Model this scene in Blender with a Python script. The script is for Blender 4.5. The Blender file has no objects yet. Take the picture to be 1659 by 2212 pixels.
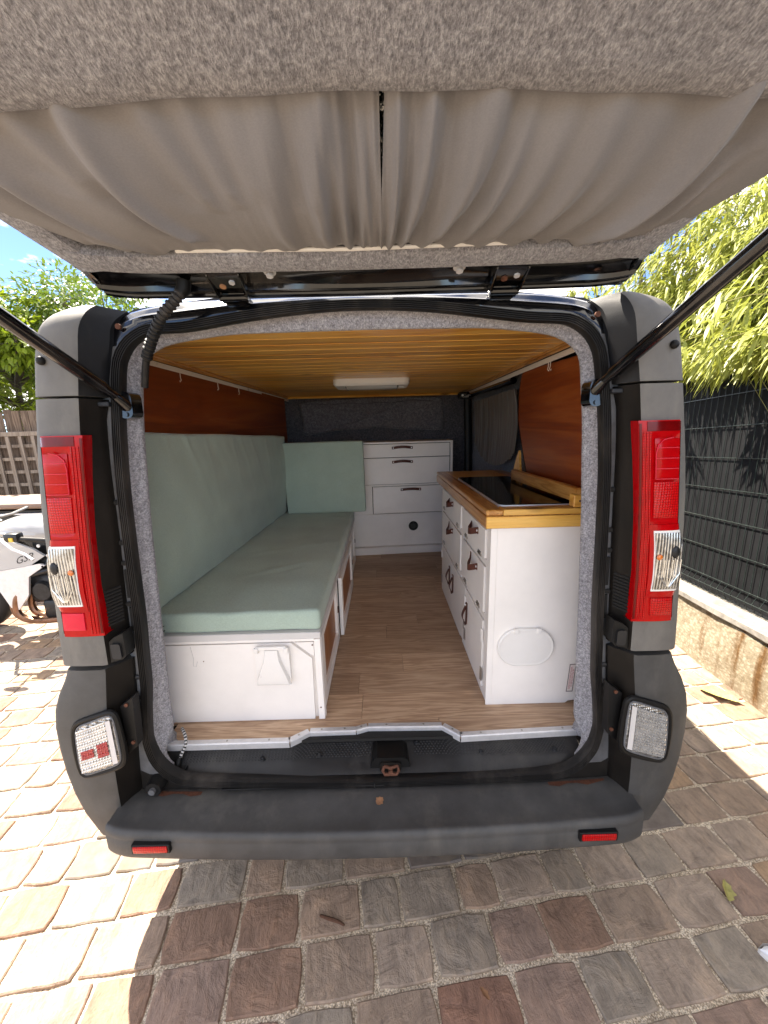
import bpy, bmesh, math, random
from mathutils import Vector, Matrix
R = math.radians
random.seed(7)
SC = bpy.context.scene
COL = SC.collection

# ------------------------------------------------------------------ camera, world, sun, exposure
cd = bpy.data.cameras.new('camera'); cam = bpy.data.objects.new('camera', cd); COL.objects.link(cam)
cd.sensor_fit = 'VERTICAL'; cd.sensor_height = 36; cd.lens = 36 * 830 / 2212
cd.clip_start = .01; cd.clip_end = 3000
p_, y_, r_ = R(12.3), R(.1), R(1.5)
f_ = Vector((math.sin(y_) * math.cos(p_), math.cos(y_) * math.cos(p_), -math.sin(p_)))
rt = Vector((math.cos(y_), -math.sin(y_), 0)); up = rt.cross(f_)
rr = rt * math.cos(r_) - up * math.sin(r_); uu = rt * math.sin(r_) + up * math.cos(r_)
mw = Matrix((rr, uu, -f_)).transposed().to_4x4(); mw.translation = (.05, -1.035, 1.58)
cam.matrix_world = mw
SC.camera = cam

SUN_DIR = Vector((-.454, .45, 1)).normalized()          # towards the sun: front left of the van, high
sl = bpy.data.lights.new('sun', 'SUN'); sl.energy = 2.0; sl.angle = R(.5); sl.color = (1, .95, .87)
so = bpy.data.objects.new('sun', sl); COL.objects.link(so)
so.rotation_euler = SUN_DIR.to_track_quat('Z', 'Y').to_euler(); so.location = (-3, 3, 8)
w = bpy.data.worlds.new('World'); SC.world = w; w.use_nodes = True
nt = w.node_tree; bgd = nt.nodes['Background']
sky = nt.nodes.new('ShaderNodeTexSky'); sky.sky_type = 'NISHITA'; sky.sun_disc = False
sky.sun_elevation = math.asin(SUN_DIR.z); sky.sun_rotation = math.atan2(SUN_DIR.x, SUN_DIR.y)
sky.altitude = 2500; sky.dust_density = .1; sky.air_density = .5; sky.ozone_density = 5
tc = nt.nodes.new('ShaderNodeTexCoord')
mp = nt.nodes.new('ShaderNodeMapping'); mp.inputs['Scale'].default_value = (1.6, 1.6, 4.2); mp.inputs['Location'].default_value = (3.15, .4, .38)
nz = nt.nodes.new('ShaderNodeTexNoise'); nz.inputs['Scale'].default_value = 2.1; nz.inputs['Detail'].default_value = 7; nz.inputs['Roughness'].default_value = .6
cr = nt.nodes.new('ShaderNodeValToRGB'); cr.color_ramp.elements[0].position = .47; cr.color_ramp.elements[1].position = .56
mx = nt.nodes.new('ShaderNodeMix'); mx.data_type = 'RGBA'; mx.inputs[7].default_value = (5.5, 5.45, 5.4, 1)
nt.links.new(tc.outputs['Generated'], mp.inputs[0]); nt.links.new(mp.outputs[0], nz.inputs['Vector'])
nt.links.new(nz.outputs['Fac'], cr.inputs[0])
sx = nt.nodes.new('ShaderNodeSeparateXYZ'); nt.links.new(tc.outputs['Generated'], sx.inputs[0])
hz = nt.nodes.new('ShaderNodeMapRange'); hz.inputs['From Min'].default_value = 0; hz.inputs['From Max'].default_value = .06; nt.links.new(sx.outputs['Z'], hz.inputs[0])
mm = nt.nodes.new('ShaderNodeMath'); mm.operation = 'MULTIPLY'; nt.links.new(cr.outputs[0], mm.inputs[0]); nt.links.new(hz.outputs[0], mm.inputs[1])
nt.links.new(mm.outputs[0], mx.inputs[0])
nt.links.new(sky.outputs[0], mx.inputs[6]); nt.links.new(mx.outputs[2], bgd.inputs['Color'])
bgd.inputs['Strength'].default_value = .06
SC.view_settings.view_transform = 'Standard'; SC.view_settings.look = 'None'
SC.view_settings.gamma = 1; SC.view_settings.use_curve_mapping = False
SC.view_settings.exposure = 3.32
SC.view_settings.use_white_balance = True            # the photograph's warm white balance
SC.view_settings.white_balance_temperature = 7050; SC.view_settings.white_balance_tint = 11

# ------------------------------------------------------------------ materials
def srgb(r, g, b):
    f = lambda c: c / 12.92 if c <= .04045 else ((c + .055) / 1.055) ** 2.4
    return (f(r / 255), f(g / 255), f(b / 255), 1)

class NB:
    """small node helper"""
    def __init__(s, name, rough=.5, metal=0, spec=.5, coat=0, sheen=0):
        s.m = bpy.data.materials.new(name); s.m.use_nodes = True
        s.t = s.m.node_tree; s.b = s.t.nodes['Principled BSDF']
        s.b.inputs['Roughness'].default_value = rough; s.b.inputs['Metallic'].default_value = metal
        s.b.inputs['Specular IOR Level'].default_value = spec; s.b.inputs['Coat Weight'].default_value = coat
        s.b.inputs['Coat Roughness'].default_value = .05
        if sheen: s.b.inputs['Sheen Weight'].default_value = sheen
        s.co = None
    def n(s, typ, **kw):
        o = s.t.nodes.new('ShaderNode' + typ)
        for k, v in kw.items(): setattr(o, k, v)
        return o
    def l(s, a, b): s.t.links.new(a, b)
    def coords(s, scale=(1, 1, 1), kind='Object', rot=(0, 0, 0), rand=0):
        t = s.n('TexCoord'); m = s.n('Mapping'); m.inputs['Scale'].default_value = scale; m.inputs['Rotation'].default_value = rot
        s.l(t.outputs[kind], m.inputs[0])
        if rand:
            oi = s.n('ObjectInfo'); mu = s.n('Math', operation='MULTIPLY'); mu.inputs[1].default_value = rand
            cb = s.n('CombineXYZ'); s.l(oi.outputs['Random'], mu.inputs[0])
            for i in range(3): s.l(mu.outputs[0], cb.inputs[i])
            s.l(cb.outputs[0], m.inputs['Location'])
        return m.outputs[0]
    def noise(s, vec, scale, detail=3, rough=.55, dist=0):
        o = s.n('TexNoise'); o.inputs['Scale'].default_value = scale; o.inputs['Detail'].default_value = detail
        o.inputs['Roughness'].default_value = rough; o.inputs['Distortion'].default_value = dist
        s.l(vec, o.inputs['Vector']); return o.outputs['Fac']
    def ramp(s, fac, stops):
        o = s.n('ValToRGB'); e = o.color_ramp.elements
        while len(e) < len(stops): e.new(.5)
        for i, (p, c) in enumerate(stops):
            e[i].position = p; e[i].color = c if len(c) == 4 else (*c, 1)
        s.l(fac, o.inputs[0]); return o.outputs[0]
    def mix(s, fac, a, b, mode='MIX'):
        o = s.n('Mix', data_type='RGBA', blend_type=mode)
        for i, v in ((0, fac), (6, a), (7, b)):
            if hasattr(v, 'links'): s.l(v, o.inputs[i])
            else: o.inputs[i].default_value = v if (i or not isinstance(v, tuple)) else v
        return o.outputs[2]
    def math(s, op, a, b=None):
        o = s.n('Math', operation=op)
        for i, v in ((0, a), (1, b)):
            if v is None: continue
            if hasattr(v, 'links'): s.l(v, o.inputs[i])
            else: o.inputs[i].default_value = v
        return o.outputs[0]
    def col(s, v):
        if hasattr(v, 'links'): s.l(v, s.b.inputs['Base Color'])
        else: s.b.inputs['Base Color'].default_value = v
        return s
    def bump(s, h, strength=.3, dist=.002):
        o = s.n('Bump'); o.inputs['Strength'].default_value = strength; o.inputs['Distance'].default_value = dist
        if s.b.inputs['Normal'].links: s.l(s.b.inputs['Normal'].links[0].from_socket, o.inputs['Normal'])
        s.l(h, o.inputs['Height']); s.l(o.outputs[0], s.b.inputs['Normal']); return s
    def roughv(s, fac, lo, hi):
        o = s.n('MapRange'); o.inputs['To Min'].default_value = lo; o.inputs['To Max'].default_value = hi
        s.l(fac, o.inputs[0]); s.l(o.outputs[0], s.b.inputs['Roughness']); return s

def plain(name, c, rough=.5, metal=0, spec=.5, coat=0, var=.25, vs=9, bs=0, bd=.001, bscale=200, sheen=0, dirt=None):
    """paint or plastic with slight uneven wear"""
    b = NB(name, rough, metal, spec, coat, sheen)
    v = b.coords(); n1 = b.noise(v, vs, 5, .65)
    c1 = tuple(x * (1 - var) for x in c[:3]) + (1,); c2 = tuple(min(1, x * (1 + var)) for x in c[:3]) + (1,)
    cc = b.ramp(n1, [(.3, c1), (.7, c2)])
    if dirt:
        n2 = b.noise(b.coords((1, 1, .35)), 5, 8, .7)
        cc = b.mix(b.ramp(n2, [(.5, (0, 0, 0)), (.75, (1, 1, 1))]), cc, dirt)
    b.col(cc); b.roughv(n1, max(0.02, rough - .1), min(1, rough + .12))
    if bs: b.bump(b.noise(v, bscale, 2), bs, bd)
    return b.m

def carpet_mat(name, dark, mid, light, scale=1.0):
    b = NB(name, 1, 0, .1, 0, .25)
    v = b.coords((1, 1, 1)); a = b.noise(b.coords((1, .42, .75)), 190 * scale, 3, .75); c = b.noise(v, 60 * scale, 3, .7); d = b.noise(v, 6, 3)
    f = b.math('ADD', b.math('MULTIPLY', a, .62), b.math('MULTIPLY', c, .38))
    cc = b.ramp(f, [(.36, dark), (.5, mid), (.64, light)])
    cc = b.mix(.35, cc, b.ramp(d, [(.3, (.6, .6, .6)), (.7, (1, 1, 1))]), 'MULTIPLY')
    b.col(cc); b.bump(f, .9, .006); return b.m

def wood_mat(name, c1, c2, c3, axis='x', rough=.45, knots=True, ring=26, coat=0, rnd=3, grain_bump=.08, sc=1.0):
    b = NB(name, rough, 0, .4, coat)
    st = {'x': (.55, 9, 9), 'y': (9, .55, 9), 'z': (9, 9, .55)}[axis]
    v = b.coords(tuple(x * sc for x in st), rand=rnd * 3.7)
    g = b.noise(v, 2.2, 5, .55, .6)
    w_ = b.math('FRACT', b.math('MULTIPLY', g, ring * .33))
    tri = b.math('ABSOLUTE', b.math('SUBTRACT', b.math('MULTIPLY', w_, 2), 1))
    fine = b.noise(b.coords(tuple(x * 14 * sc for x in st), rand=rnd), 3, 3)
    cc = b.ramp(tri, [(0, c1), (.55, c2), (1, c3)])
    cc = b.mix(.4, cc, b.ramp(fine, [(.3, (.62, .58, .55)), (.7, (1, 1, 1))]), 'MULTIPLY')
    if knots:
        kv = {'x': (5, 11, 11), 'y': (11, 5, 11), 'z': (11, 11, 5)}[axis]
        vo = b.n('TexVoronoi'); vo.inputs['Scale'].default_value = .55; b.l(b.coords(kv, rand=rnd * 2.3), vo.inputs['Vector'])
        k = b.ramp(vo.outputs['Distance'], [(.06, (1, 1, 1)), (.15, (0, 0, 0))])
        cc = b.mix(k, cc, tuple(x * .38 for x in c1[:3]) + (1,))
    oi = b.n('ObjectInfo'); cc = b.mix(.85, cc, b.ramp(oi.outputs['Random'], [(0, (.74, .71, .69)), (.5, (1, 1, 1)), (1, (1.14, 1.11, 1.07))]), 'MULTIPLY')
    b.col(cc); b.bump(fine, grain_bump, .002); b.roughv(fine, rough - .08, rough + .1); return b.m

def fabric_mat(name, c, weave=900, var=.12, bs=.35, sheen=.3, slub=False):
    b = NB(name, .95, 0, .15, 0, sheen)
    v = b.coords(); n1 = b.noise(v, 7, 4); wv = b.noise(b.coords((1, 1, 3)), weave * .25, 2)
    cc = b.ramp(n1, [(.3, tuple(x * (1 - var) for x in c[:3])), (.7, tuple(x * (1 + var) for x in c[:3]))])
    cc = b.mix(.55 if slub else .3, cc, b.ramp(wv, [(.35, (.72, .72, .72)), (.65, (1.0, 1.0, 1.0))]), 'MULTIPLY')
    b.col(cc); b.bump(wv, bs, .0012); return b.m

def leaf_mat(name, ca, cb_, cc_, trans=.35):
    b = NB(name, .42, 0, .45)
    v = b.coords(); n1 = b.noise(v, 3.1, 3); n2 = b.noise(v, 31, 2)
    c = b.mix(.5, b.ramp(n1, [(.3, ca), (.7, cb_)]), b.ramp(n2, [(.3, ca), (.5, cb_), (.72, cc_)]))
    b.col(c); out = b.t.nodes['Material Output']
    tr = b.n('BsdfTranslucent'); b.l(c, tr.inputs[0]); ms = b.n('MixShader'); ms.inputs[0].default_value = trans
    b.l(b.b.outputs[0], ms.inputs[1]); b.l(tr.outputs[0], ms.inputs[2]); b.l(ms.outputs[0], out.inputs[0]); return b.m

def stone_mat():
    b = NB('sandstone', .8, 0, .3)
    oi = b.n('ObjectInfo')
    base = b.ramp(oi.outputs['Random'], [(0, (.355, .27, .205)), (.14, (.33, .275, .22)), (.28, (.375, .275, .205)), (.42, (.33, .235, .185)), (.54, (.30, .195, .14)), (.66, (.39, .31, .245)), (.80, (.34, .29, .235)), (.91, (.41, .285, .185)), (.96, (.30, .175, .125))])
    b.t.nodes[-1].color_ramp.interpolation = 'CONSTANT'
    v = b.coords(rand=37); n1 = b.noise(v, 12, 6, .65, .8); n2 = b.noise(b.coords((1, .28, 1), rand=11), 38, 5, .7, .4); n3 = b.noise(v, 180, 2)
    cc = b.mix(.75, base, b.ramp(n1, [(.3, (.62, .6, .6)), (.5, (.95, .93, .92)), (.72, (1.35, 1.25, 1.15))]), 'MULTIPLY')
    cc = b.mix(.6, cc, b.ramp(n2, [(.32, (.55, .52, .5)), (.5, (1, 1, 1)), (.68, (1.25, 1.2, 1.15))]), 'MULTIPLY')
    cc = b.mix(.3, cc, b.ramp(n3, [(.3, (.7, .7, .7)), (.7, (1.2, 1.2, 1.2))]), 'MULTIPLY')
    b.col(cc); b.bump(n1, .8, .014).bump(n2, .75, .006).bump(n3, .3, .001); return b.m

def gravel_mat():
    b = NB('joint_gravel', .95, 0, .2); v = b.coords()
    vo = b.n('TexVoronoi'); vo.inputs['Scale'].default_value = 260; b.l(v, vo.inputs['Vector'])
    n = b.noise(v, 9, 4)
    cc = b.ramp(vo.outputs['Distance'], [(.1, (.86, .78, .66)), (.5, (.72, .63, .51)), (.85, (.32, .26, .2))])
    sp = b.n('SeparateColor'); b.l(vo.outputs['Color'], sp.inputs[0])
    cc = b.mix(.7, cc, b.ramp(sp.outputs[0], [(.2, (.5, .42, .34)), (.6, (1, 1, 1)), (.9, (1.25, 1.2, 1.1))]), 'MULTIPLY')
    cc = b.mix(.5, cc, b.ramp(n, [(.3, (.68, .62, .55)), (.6, (1, 1, 1))]), 'MULTIPLY')
    b.col(cc); b.bump(vo.outputs['Distance'], -.9, .004); return b.m

def render_wall_mat():
    b = NB('pebbledash', .95, 0, .2); v = b.coords()
    vo = b.n('TexVoronoi'); vo.inputs['Scale'].default_value = 38; b.l(b.coords((1, 1, 1.7)), vo.inputs['Vector'])
    st = b.noise(b.coords((7, 7, .8)), 1.3, 5, .6); n = b.noise(v, 25, 5, .7)
    cc = b.ramp(n, [(.3, (.30, .26, .195)), (.6, (.42, .375, .29))])
    cc = b.mix(b.ramp(st, [(.52, (0, 0, 0)), (.66, (1, 1, 1))]), cc, (.17, .095, .04, 1))
    cc = b.mix(.75, cc, b.ramp(vo.outputs['Distance'], [(.1, (1, 1, 1)), (.6, (.55, .5, .42))]), 'MULTIPLY')
    b.col(cc); b.bump(vo.outputs['Distance'], -.8, .012).bump(n, .6, .01); return b.m

def lens_mat(name, c, rough=.12, scale=(260, 260, 260), strength=.4, dark=.45):
    """moulded lamp plastic with a small prism relief"""
    b = NB(name, rough, 0, .3 if dark > .3 else .6, .1 if dark > .3 else .5); v = b.coords(scale)
    vo = b.n('TexVoronoi', feature='F1'); vo.inputs['Scale'].default_value = 1; vo.inputs['Randomness'].default_value = .15; b.l(v, vo.inputs['Vector'])
    b.col(b.ramp(vo.outputs['Distance'], [(.15, c), (.7, tuple(x * dark for x in c[:3]))])); b.bump(vo.outputs['Distance'], strength, .003); return b.m

M = {}
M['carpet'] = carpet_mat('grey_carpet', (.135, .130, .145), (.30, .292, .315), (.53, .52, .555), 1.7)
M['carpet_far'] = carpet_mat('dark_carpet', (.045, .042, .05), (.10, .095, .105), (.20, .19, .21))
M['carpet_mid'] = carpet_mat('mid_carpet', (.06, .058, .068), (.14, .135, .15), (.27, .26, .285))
M['curtain'] = fabric_mat('taupe_curtain', (.225, .212, .214), 1200, .06, .15, .2)
M['curtain_dark'] = fabric_mat('brown_curtain', (.10, .085, .072), 900, .1, .2)
M['green'] = fabric_mat('sage_fabric', (.40, .495, .42), 700, .06, .45, .25, True)
M['white'] = plain('white_paint', (.86, .815, .775), .42, var=.05, vs=5, bs=.06, bscale=90)
M['white_dim'] = plain('greyed_white_paint', (.60, .575, .56), .5, var=.05, vs=5)
M['plas_white'] = plain('white_plastic', (.80, .77, .74), .3, var=.03, coat=.2)
M['pine'] = wood_mat('varnished_pine', (.66, .29, .045), (.84, .45, .09), (.88, .52, .13), 'x', .33, True, 11, .25)
M['pine_y'] = wood_mat('oiled_pine', (.45, .18, .035), (.60, .27, .06), (.70, .37, .11), 'y', .3, True, 24, .35)
M['ply'] = wood_mat('red_plywood', (.19, .032, .006), (.255, .052, .009), (.31, .078, .015), 'y', .42, False, 16, .1, sc=.35, grain_bump=.04)
M['ply2'] = wood_mat('orange_plywood', (.30, .10, .03), (.36, .13, .04), (.42, .17, .06), 'z', .45, False, 10, .1, sc=.5)
M['oak'] = wood_mat('oak_vinyl', (.40, .255, .165), (.54, .365, .24), (.63, .45, .31), 'x', .5, False, 26, 0, 5, .12)
M['alu'] = plain('brushed_aluminium', (.72, .71, .72), .38, .45, var=.08, vs=40)
M['steel'] = plain('screw_steel', (.45, .43, .41), .35, 1, var=.2)
M['rust'] = plain('rusty_steel', (.13, .05, .028), .75, .3, var=.4, vs=120, bs=.5, bscale=300)
M['gloss'] = plain('black_gloss_paint', (.003, .003, .004), .12, 0, .4, .5, var=.3, dirt=(.045, .038, .032, 1))
M['black'] = plain('black_plastic', (.007, .0066, .0065), .5, 0, .25, var=.25, vs=14, bs=.15, bscale=500)
M['tread'] = plain('sill_tread_plastic', (.022, .021, .021), .5, 0, .35, var=.3, vs=20, dirt=(.06, .054, .048, 1))
M['rubber'] = plain('black_rubber', (.009, .008, .0075), .55, 0, .35, var=.35, vs=40, dirt=(.07, .06, .052, 1))
M['grey'] = plain('weathered_grey_plastic', (.128, .120, .110), .62, var=.16, vs=12, bs=.35, bscale=520, dirt=(.20, .185, .16, 1))
M['darkgrey'] = plain('dark_grey_plastic', (.015, .0155, .018), .45, 0, .35, var=.2, vs=10, bs=.3, bscale=520, dirt=(.032, .03, .028, 1))
M['inner'] = plain('dirty_black_paint', (.0095, .0075, .006), .5, 0, .25, .0, var=.3, vs=18, dirt=(.022, .0175, .014, 1))
M['channel'] = plain('grey_primer_channel', (.13, .13, .135), .5, 0, .3, var=.25, vs=25, dirt=(.05, .045, .04, 1))
M['bumper'] = plain('bumper_plastic', (.062, .06, .058), .55, 0, .35, var=.28, vs=8, bs=.35, bscale=520, dirt=(.12, .112, .1, 1))
M['red'] = plain('red_lens', (.42, .001, .003), .15, 0, .2, .12, var=.12, vs=30)
M['red_dark'] = plain('dark_red_lens', (.13, .0005, .001), .15, 0, .2, .12, var=.2, vs=30)
M['red_prism'] = lens_mat('red_prism_lens', (.60, .003, .005, 1), .2, (150, 0, 150), .35, .4)
M['red_soft'] = lens_mat('pale_red_prism', (.50, .075, .065, 1), .2, (150, 0, 130), .5, .45)
M['pink'] = plain('pale_red_lens', (.62, .02, .045), .2, 0, .2, .1, var=.1)
M['clear'] = lens_mat('clear_prism_lens', (.62, .61, .58, 1), .14, (120, 120, 120), .7, .25)
def reflector_mat(name, sc, streak):
    b = NB(name, .16, .75, .6, .5); v = b.coords(sc); vo = b.n('TexVoronoi'); vo.inputs['Scale'].default_value = 1; vo.inputs['Randomness'].default_value = .12; b.l(v, vo.inputs['Vector'])
    sp = b.n('SeparateColor'); b.l(vo.outputs['Color'], sp.inputs[0]); n = b.noise(b.coords(streak), 1, 3)
    c = b.mix(.45, b.ramp(sp.outputs[0], [(.1, (.10, .095, .09)), (.4, (.36, .35, .34)), (.8, (.72, .71, .69))]), b.ramp(n, [(.35, (.12, .115, .11)), (.6, (.66, .65, .63))]))
    b.col(c); b.bump(vo.outputs['Distance'], .8, .004); return b.m
M['clear'] = reflector_mat('clear_prism_lens', (150, 0, 130), (45, 45, 22))
def flute_mat():
    b = NB('fluted_reflector', .18, .7, .6, .5); w_ = b.n('TexWave', wave_type='BANDS', bands_direction='X'); w_.inputs['Scale'].default_value = 42; w_.inputs['Distortion'].default_value = 1.2; w_.inputs['Detail'].default_value = 1
    b.l(b.coords((1, 0, .25)), w_.inputs['Vector']); n = b.noise(b.coords((1, 1, 1)), 55, 2)
    c = b.mix(.4, b.ramp(w_.outputs['Fac'], [(.1, (.08, .07, .06)), (.45, (.42, .40, .37)), (.9, (.78, .77, .75))]), b.ramp(n, [(.4, (.14, .12, .10)), (.6, (.70, .69, .67))]))
    b.col(c); b.bump(w_.outputs['Fac'], .6, .003); return b.m
M['flute'] = flute_mat()
M['prism'] = plain('clear_prism_plastic', (.55, .535, .51), .14, .55, .6, .4, var=.25, vs=70)
M['clear_rib'] = plain('silver_reflector', (.75, .74, .72), .18, .85, var=.15, vs=60)
M['amber'] = plain('amber_bulb', (.65, .16, .02), .15, 0, .6, .5)
M['leather'] = plain('brown_leather', (.085, .024, .014), .55, var=.3, vs=60, bs=.3, bscale=300)
M['hob'] = plain('black_glass', (.002, .0016, .0016), .06, 0, .22, .0, var=.1)
M['foil'] = plain('foil_insulation', (.75, .74, .72), .25, 1, var=.1, bs=1.0, bscale=70, bd=.01)
M['lampglass'] = plain('lamp_diffuser', (.80, .80, .78), .12, 0, .5, .6, var=.02)
M['shut'] = plain('gap_shade_black', (.012, .011, .01), .9)  # near-black colour in place of the shade inside gaps, holes and slots
M['stone'] = stone_mat(); M['gravel'] = gravel_mat(); M['pebble'] = render_wall_mat()
M['concrete'] = plain('concrete_coping', (.24, .22, .195), .9, var=.35, vs=14, bs=.7, bscale=120, dirt=(.13, .10, .07, 1))
M['wire'] = plain('green_black_wire', (.012, .02, .018), .4, 0, .5, .2)
M['screen'] = plain('dark_screen', (.009, .0095, .011), .8, 0, .2, var=.2, bs=.4, bscale=400)
M['paling'] = wood_mat('weathered_paling', (.10, .066, .045), (.155, .108, .076), (.21, .155, .113), 'z', .85, False, 18, 0, 9, .4)
M['trellis'] = wood_mat('grey_trellis', (.17, .13, .10), (.23, .185, .145), (.29, .24, .195), 'z', .85, False, 12, 0, 9, .3)
M['bark'] = plain('bark', (.10, .075, .055), .9, var=.4, vs=25, bs=.8, bscale=60, bd=.01)
M['culm'] = plain('bamboo_culm', (.30, .27, .09), .5, var=.25)
M['leaf_a'] = leaf_mat('fresh_leaf', (.14, .21, .012), (.23, .30, .02), (.36, .38, .04), .4)
M['leaf_b'] = leaf_mat('dull_leaf', (.075, .14, .016), (.125, .19, .025), (.20, .25, .045), .35)
M['leaf_bam'] = leaf_mat('bamboo_leaf', (.21, .25, .035), (.35, .37, .065), (.50, .49, .16), .35)
M['leaf_con'] = leaf_mat('conifer_leaf', (.02, .055, .012), (.04, .085, .02), (.06, .11, .03), .2)
M['leaf_dry'] = plain('dry_leaf', (.32, .16, .08), .8, var=.3, vs=60)
M['leaf_pale'] = plain('yellow_leaf', (.42, .38, .13), .7, var=.3, vs=60)
M['twig'] = plain('twig_bark', (.10, .045, .025), .9, var=.3, vs=60)
M['bike_white'] = plain('bike_white_paint', (.42, .42, .42), .18, 0, .5, .8, var=.04)
M['bike_black'] = plain('bike_black_plastic', (.012, .012, .012), .35, var=.3)
M['engine'] = plain('engine_black_metal', (.03, .03, .032), .4, .6, var=.4, vs=30, bs=.3, bscale=90)
M['exhaust'] = plain('heated_exhaust_steel', (.24, .13, .08), .35, .9, var=.4, vs=14)
M['seat'] = plain('tan_lid', (.24, .155, .115), .55, var=.12)
M['yellow'] = plain('yellow_plastic', (.75, .48, .05), .4)
M['print_red'] = plain('red_print', (.42, .03, .04), .7, var=.05); M['print_black'] = plain('black_print', (.02, .018, .018), .7)
M['paper'] = plain('sticker_paper', (.80, .72, .69), .5, var=.03)
M['shoe'] = plain('white_canvas', (.78, .78, .80), .7, var=.05)
M['cordw'] = plain('white_braid', (.6, .58, .56), .8); M['cordb'] = plain('black_braid', (.03, .03, .03), .8)

# ------------------------------------------------------------------ mesh helpers
class MB:
    def __init__(s): s.v = []; s.f = []; s.mi = []
    def add(s, vs, fs, mi=0):
        o = len(s.v); s.v += [tuple(p) for p in vs]; s.f += [tuple(i + o for i in f) for f in fs]; s.mi += [mi] * len(fs); return s
    def box(s, x0, x1, y0, y1, z0, z1, b=0, mi=0, seg=1):
        if b:
            bm = bmesh.new(); bmesh.ops.create_cube(bm, size=1)
            for v in bm.verts: v.co = Vector(((x0 + x1) / 2 + v.co.x * (x1 - x0), (y0 + y1) / 2 + v.co.y * (y1 - y0), (z0 + z1) / 2 + v.co.z * (z1 - z0)))
            bmesh.ops.bevel(bm, geom=bm.edges[:], offset=b, segments=seg, profile=.5, affect='EDGES')
            return s.bm(bm, mi)
        vs = [(x, y, z) for x in (x0, x1) for y in (y0, y1) for z in (z0, z1)]
        return s.add(vs, [(0, 1, 3, 2), (4, 6, 7, 5), (0, 4, 5, 1), (2, 3, 7, 6), (0, 2, 6, 4), (1, 5, 7, 3)], mi)
    def bm(s, bm, mi=0, M_=None):
        bm.verts.ensure_lookup_table(); bm.verts.index_update()
        s.add([(M_ @ v.co if M_ else v.co) for v in bm.verts], [[v.index for v in f.verts] for f in bm.faces], mi); bm.free(); return s
    def grid(s, P, mi=0, closed_u=False, closed_v=False):
        nu, nv = len(P), len(P[0]); vs = [p for r in P for p in r]; fs = []
        for i in range(nu if closed_u else nu - 1):
            for j in range(nv if closed_v else nv - 1):
                a, b = i, (i + 1) % nu; c, d = j, (j + 1) % nv
                fs.append((a * nv + c, b * nv + c, b * nv + d, a * nv + d))
        return s.add(vs, fs, mi)
    def prism(s, poly, ax, a, b, mi=0):
        """poly of 2D points in the plane normal to axis ax, extruded a..b"""
        n = len(poly)
        def P(p, h):
            return {0: (h, p[0], p[1]), 1: (p[0], h, p[1]), 2: (p[0], p[1], h)}[ax]
        vs = [P(p, a) for p in poly] + [P(p, b) for p in poly]
        return s.add(vs, [tuple(range(n))[::-1], tuple(range(n, 2 * n))] + [(i, (i + 1) % n, n + (i + 1) % n, n + i) for i in range(n)], mi)
    def tube(s, pts, r, n=10, mi=0, cap=True, flat=1):
        pts = [Vector(p) for p in pts]; rs = r if isinstance(r, (list, tuple)) else [r] * len(pts); rows = []
        ref = None
        for i, p in enumerate(pts):
            t = (pts[min(i + 1, len(pts) - 1)] - pts[max(i - 1, 0)]).normalized()
            if ref is None: ref = Vector((0, 0, 1)) if abs(t.z) < .9 else Vector((1, 0, 0))
            a = t.cross(ref).normalized(); b_ = a.cross(t).normalized(); ref = b_
            rows.append([p + (a * math.cos(k * 2 * math.pi / n) + b_ * flat * math.sin(k * 2 * math.pi / n)) * rs[i] for k in range(n)])
        o = len(s.v); s.grid(rows, mi, False, True)
        if cap:
            s.f.append(tuple(range(o, o + n))[::-1]); s.f.append(tuple(range(o + (len(pts) - 1) * n, o + len(pts) * n))); s.mi += [mi, mi]
        return s
    def disc(s, c, axis, r, h, n=14, mi=0, r2=None):
        c = Vector(c); a = Vector(axis).normalized(); return s.tube([c, c + a * h], [r, r if r2 is None else r2], n, mi)
    def ball(s, c, r, mi=0, sc=(1, 1, 1), seg=12):
        bm = bmesh.new(); bmesh.ops.create_uvsphere(bm, u_segments=seg, v_segments=max(6, seg // 2), radius=1)
        for v in bm.verts: v.co = Vector((c[0] + v.co.x * r * sc[0], c[1] + v.co.y * r * sc[1], c[2] + v.co.z * r * sc[2]))
        return s.bm(bm, mi)
    def mesh(s, name, mats, smooth=True, ang=35):
        me = bpy.data.meshes.new(name); me.from_pydata(s.v, [], s.f)
        for m in (mats if isinstance(mats, (list, tuple)) else [mats]): me.materials.append(m)
        me.polygons.foreach_set('material_index', s.mi)
        bm = bmesh.new(); bm.from_mesh(me); bmesh.ops.recalc_face_normals(bm, faces=bm.faces[:]); bm.to_mesh(me); bm.free()
        if smooth:
            me.polygons.foreach_set('use_smooth', [True] * len(me.polygons)); me.set_sharp_from_angle(angle=R(ang))
        me.update(); return me
    def build(s, name, mats, parent=None, smooth=True, ang=35, label=None, kind=None):
        o = bpy.data.objects.new(name, s.mesh(name, mats, smooth, ang)); COL.objects.link(o)
        if parent: par(o, parent)
        if label: o['label'] = label
        if kind: o['kind'] = kind
        return o

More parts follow.
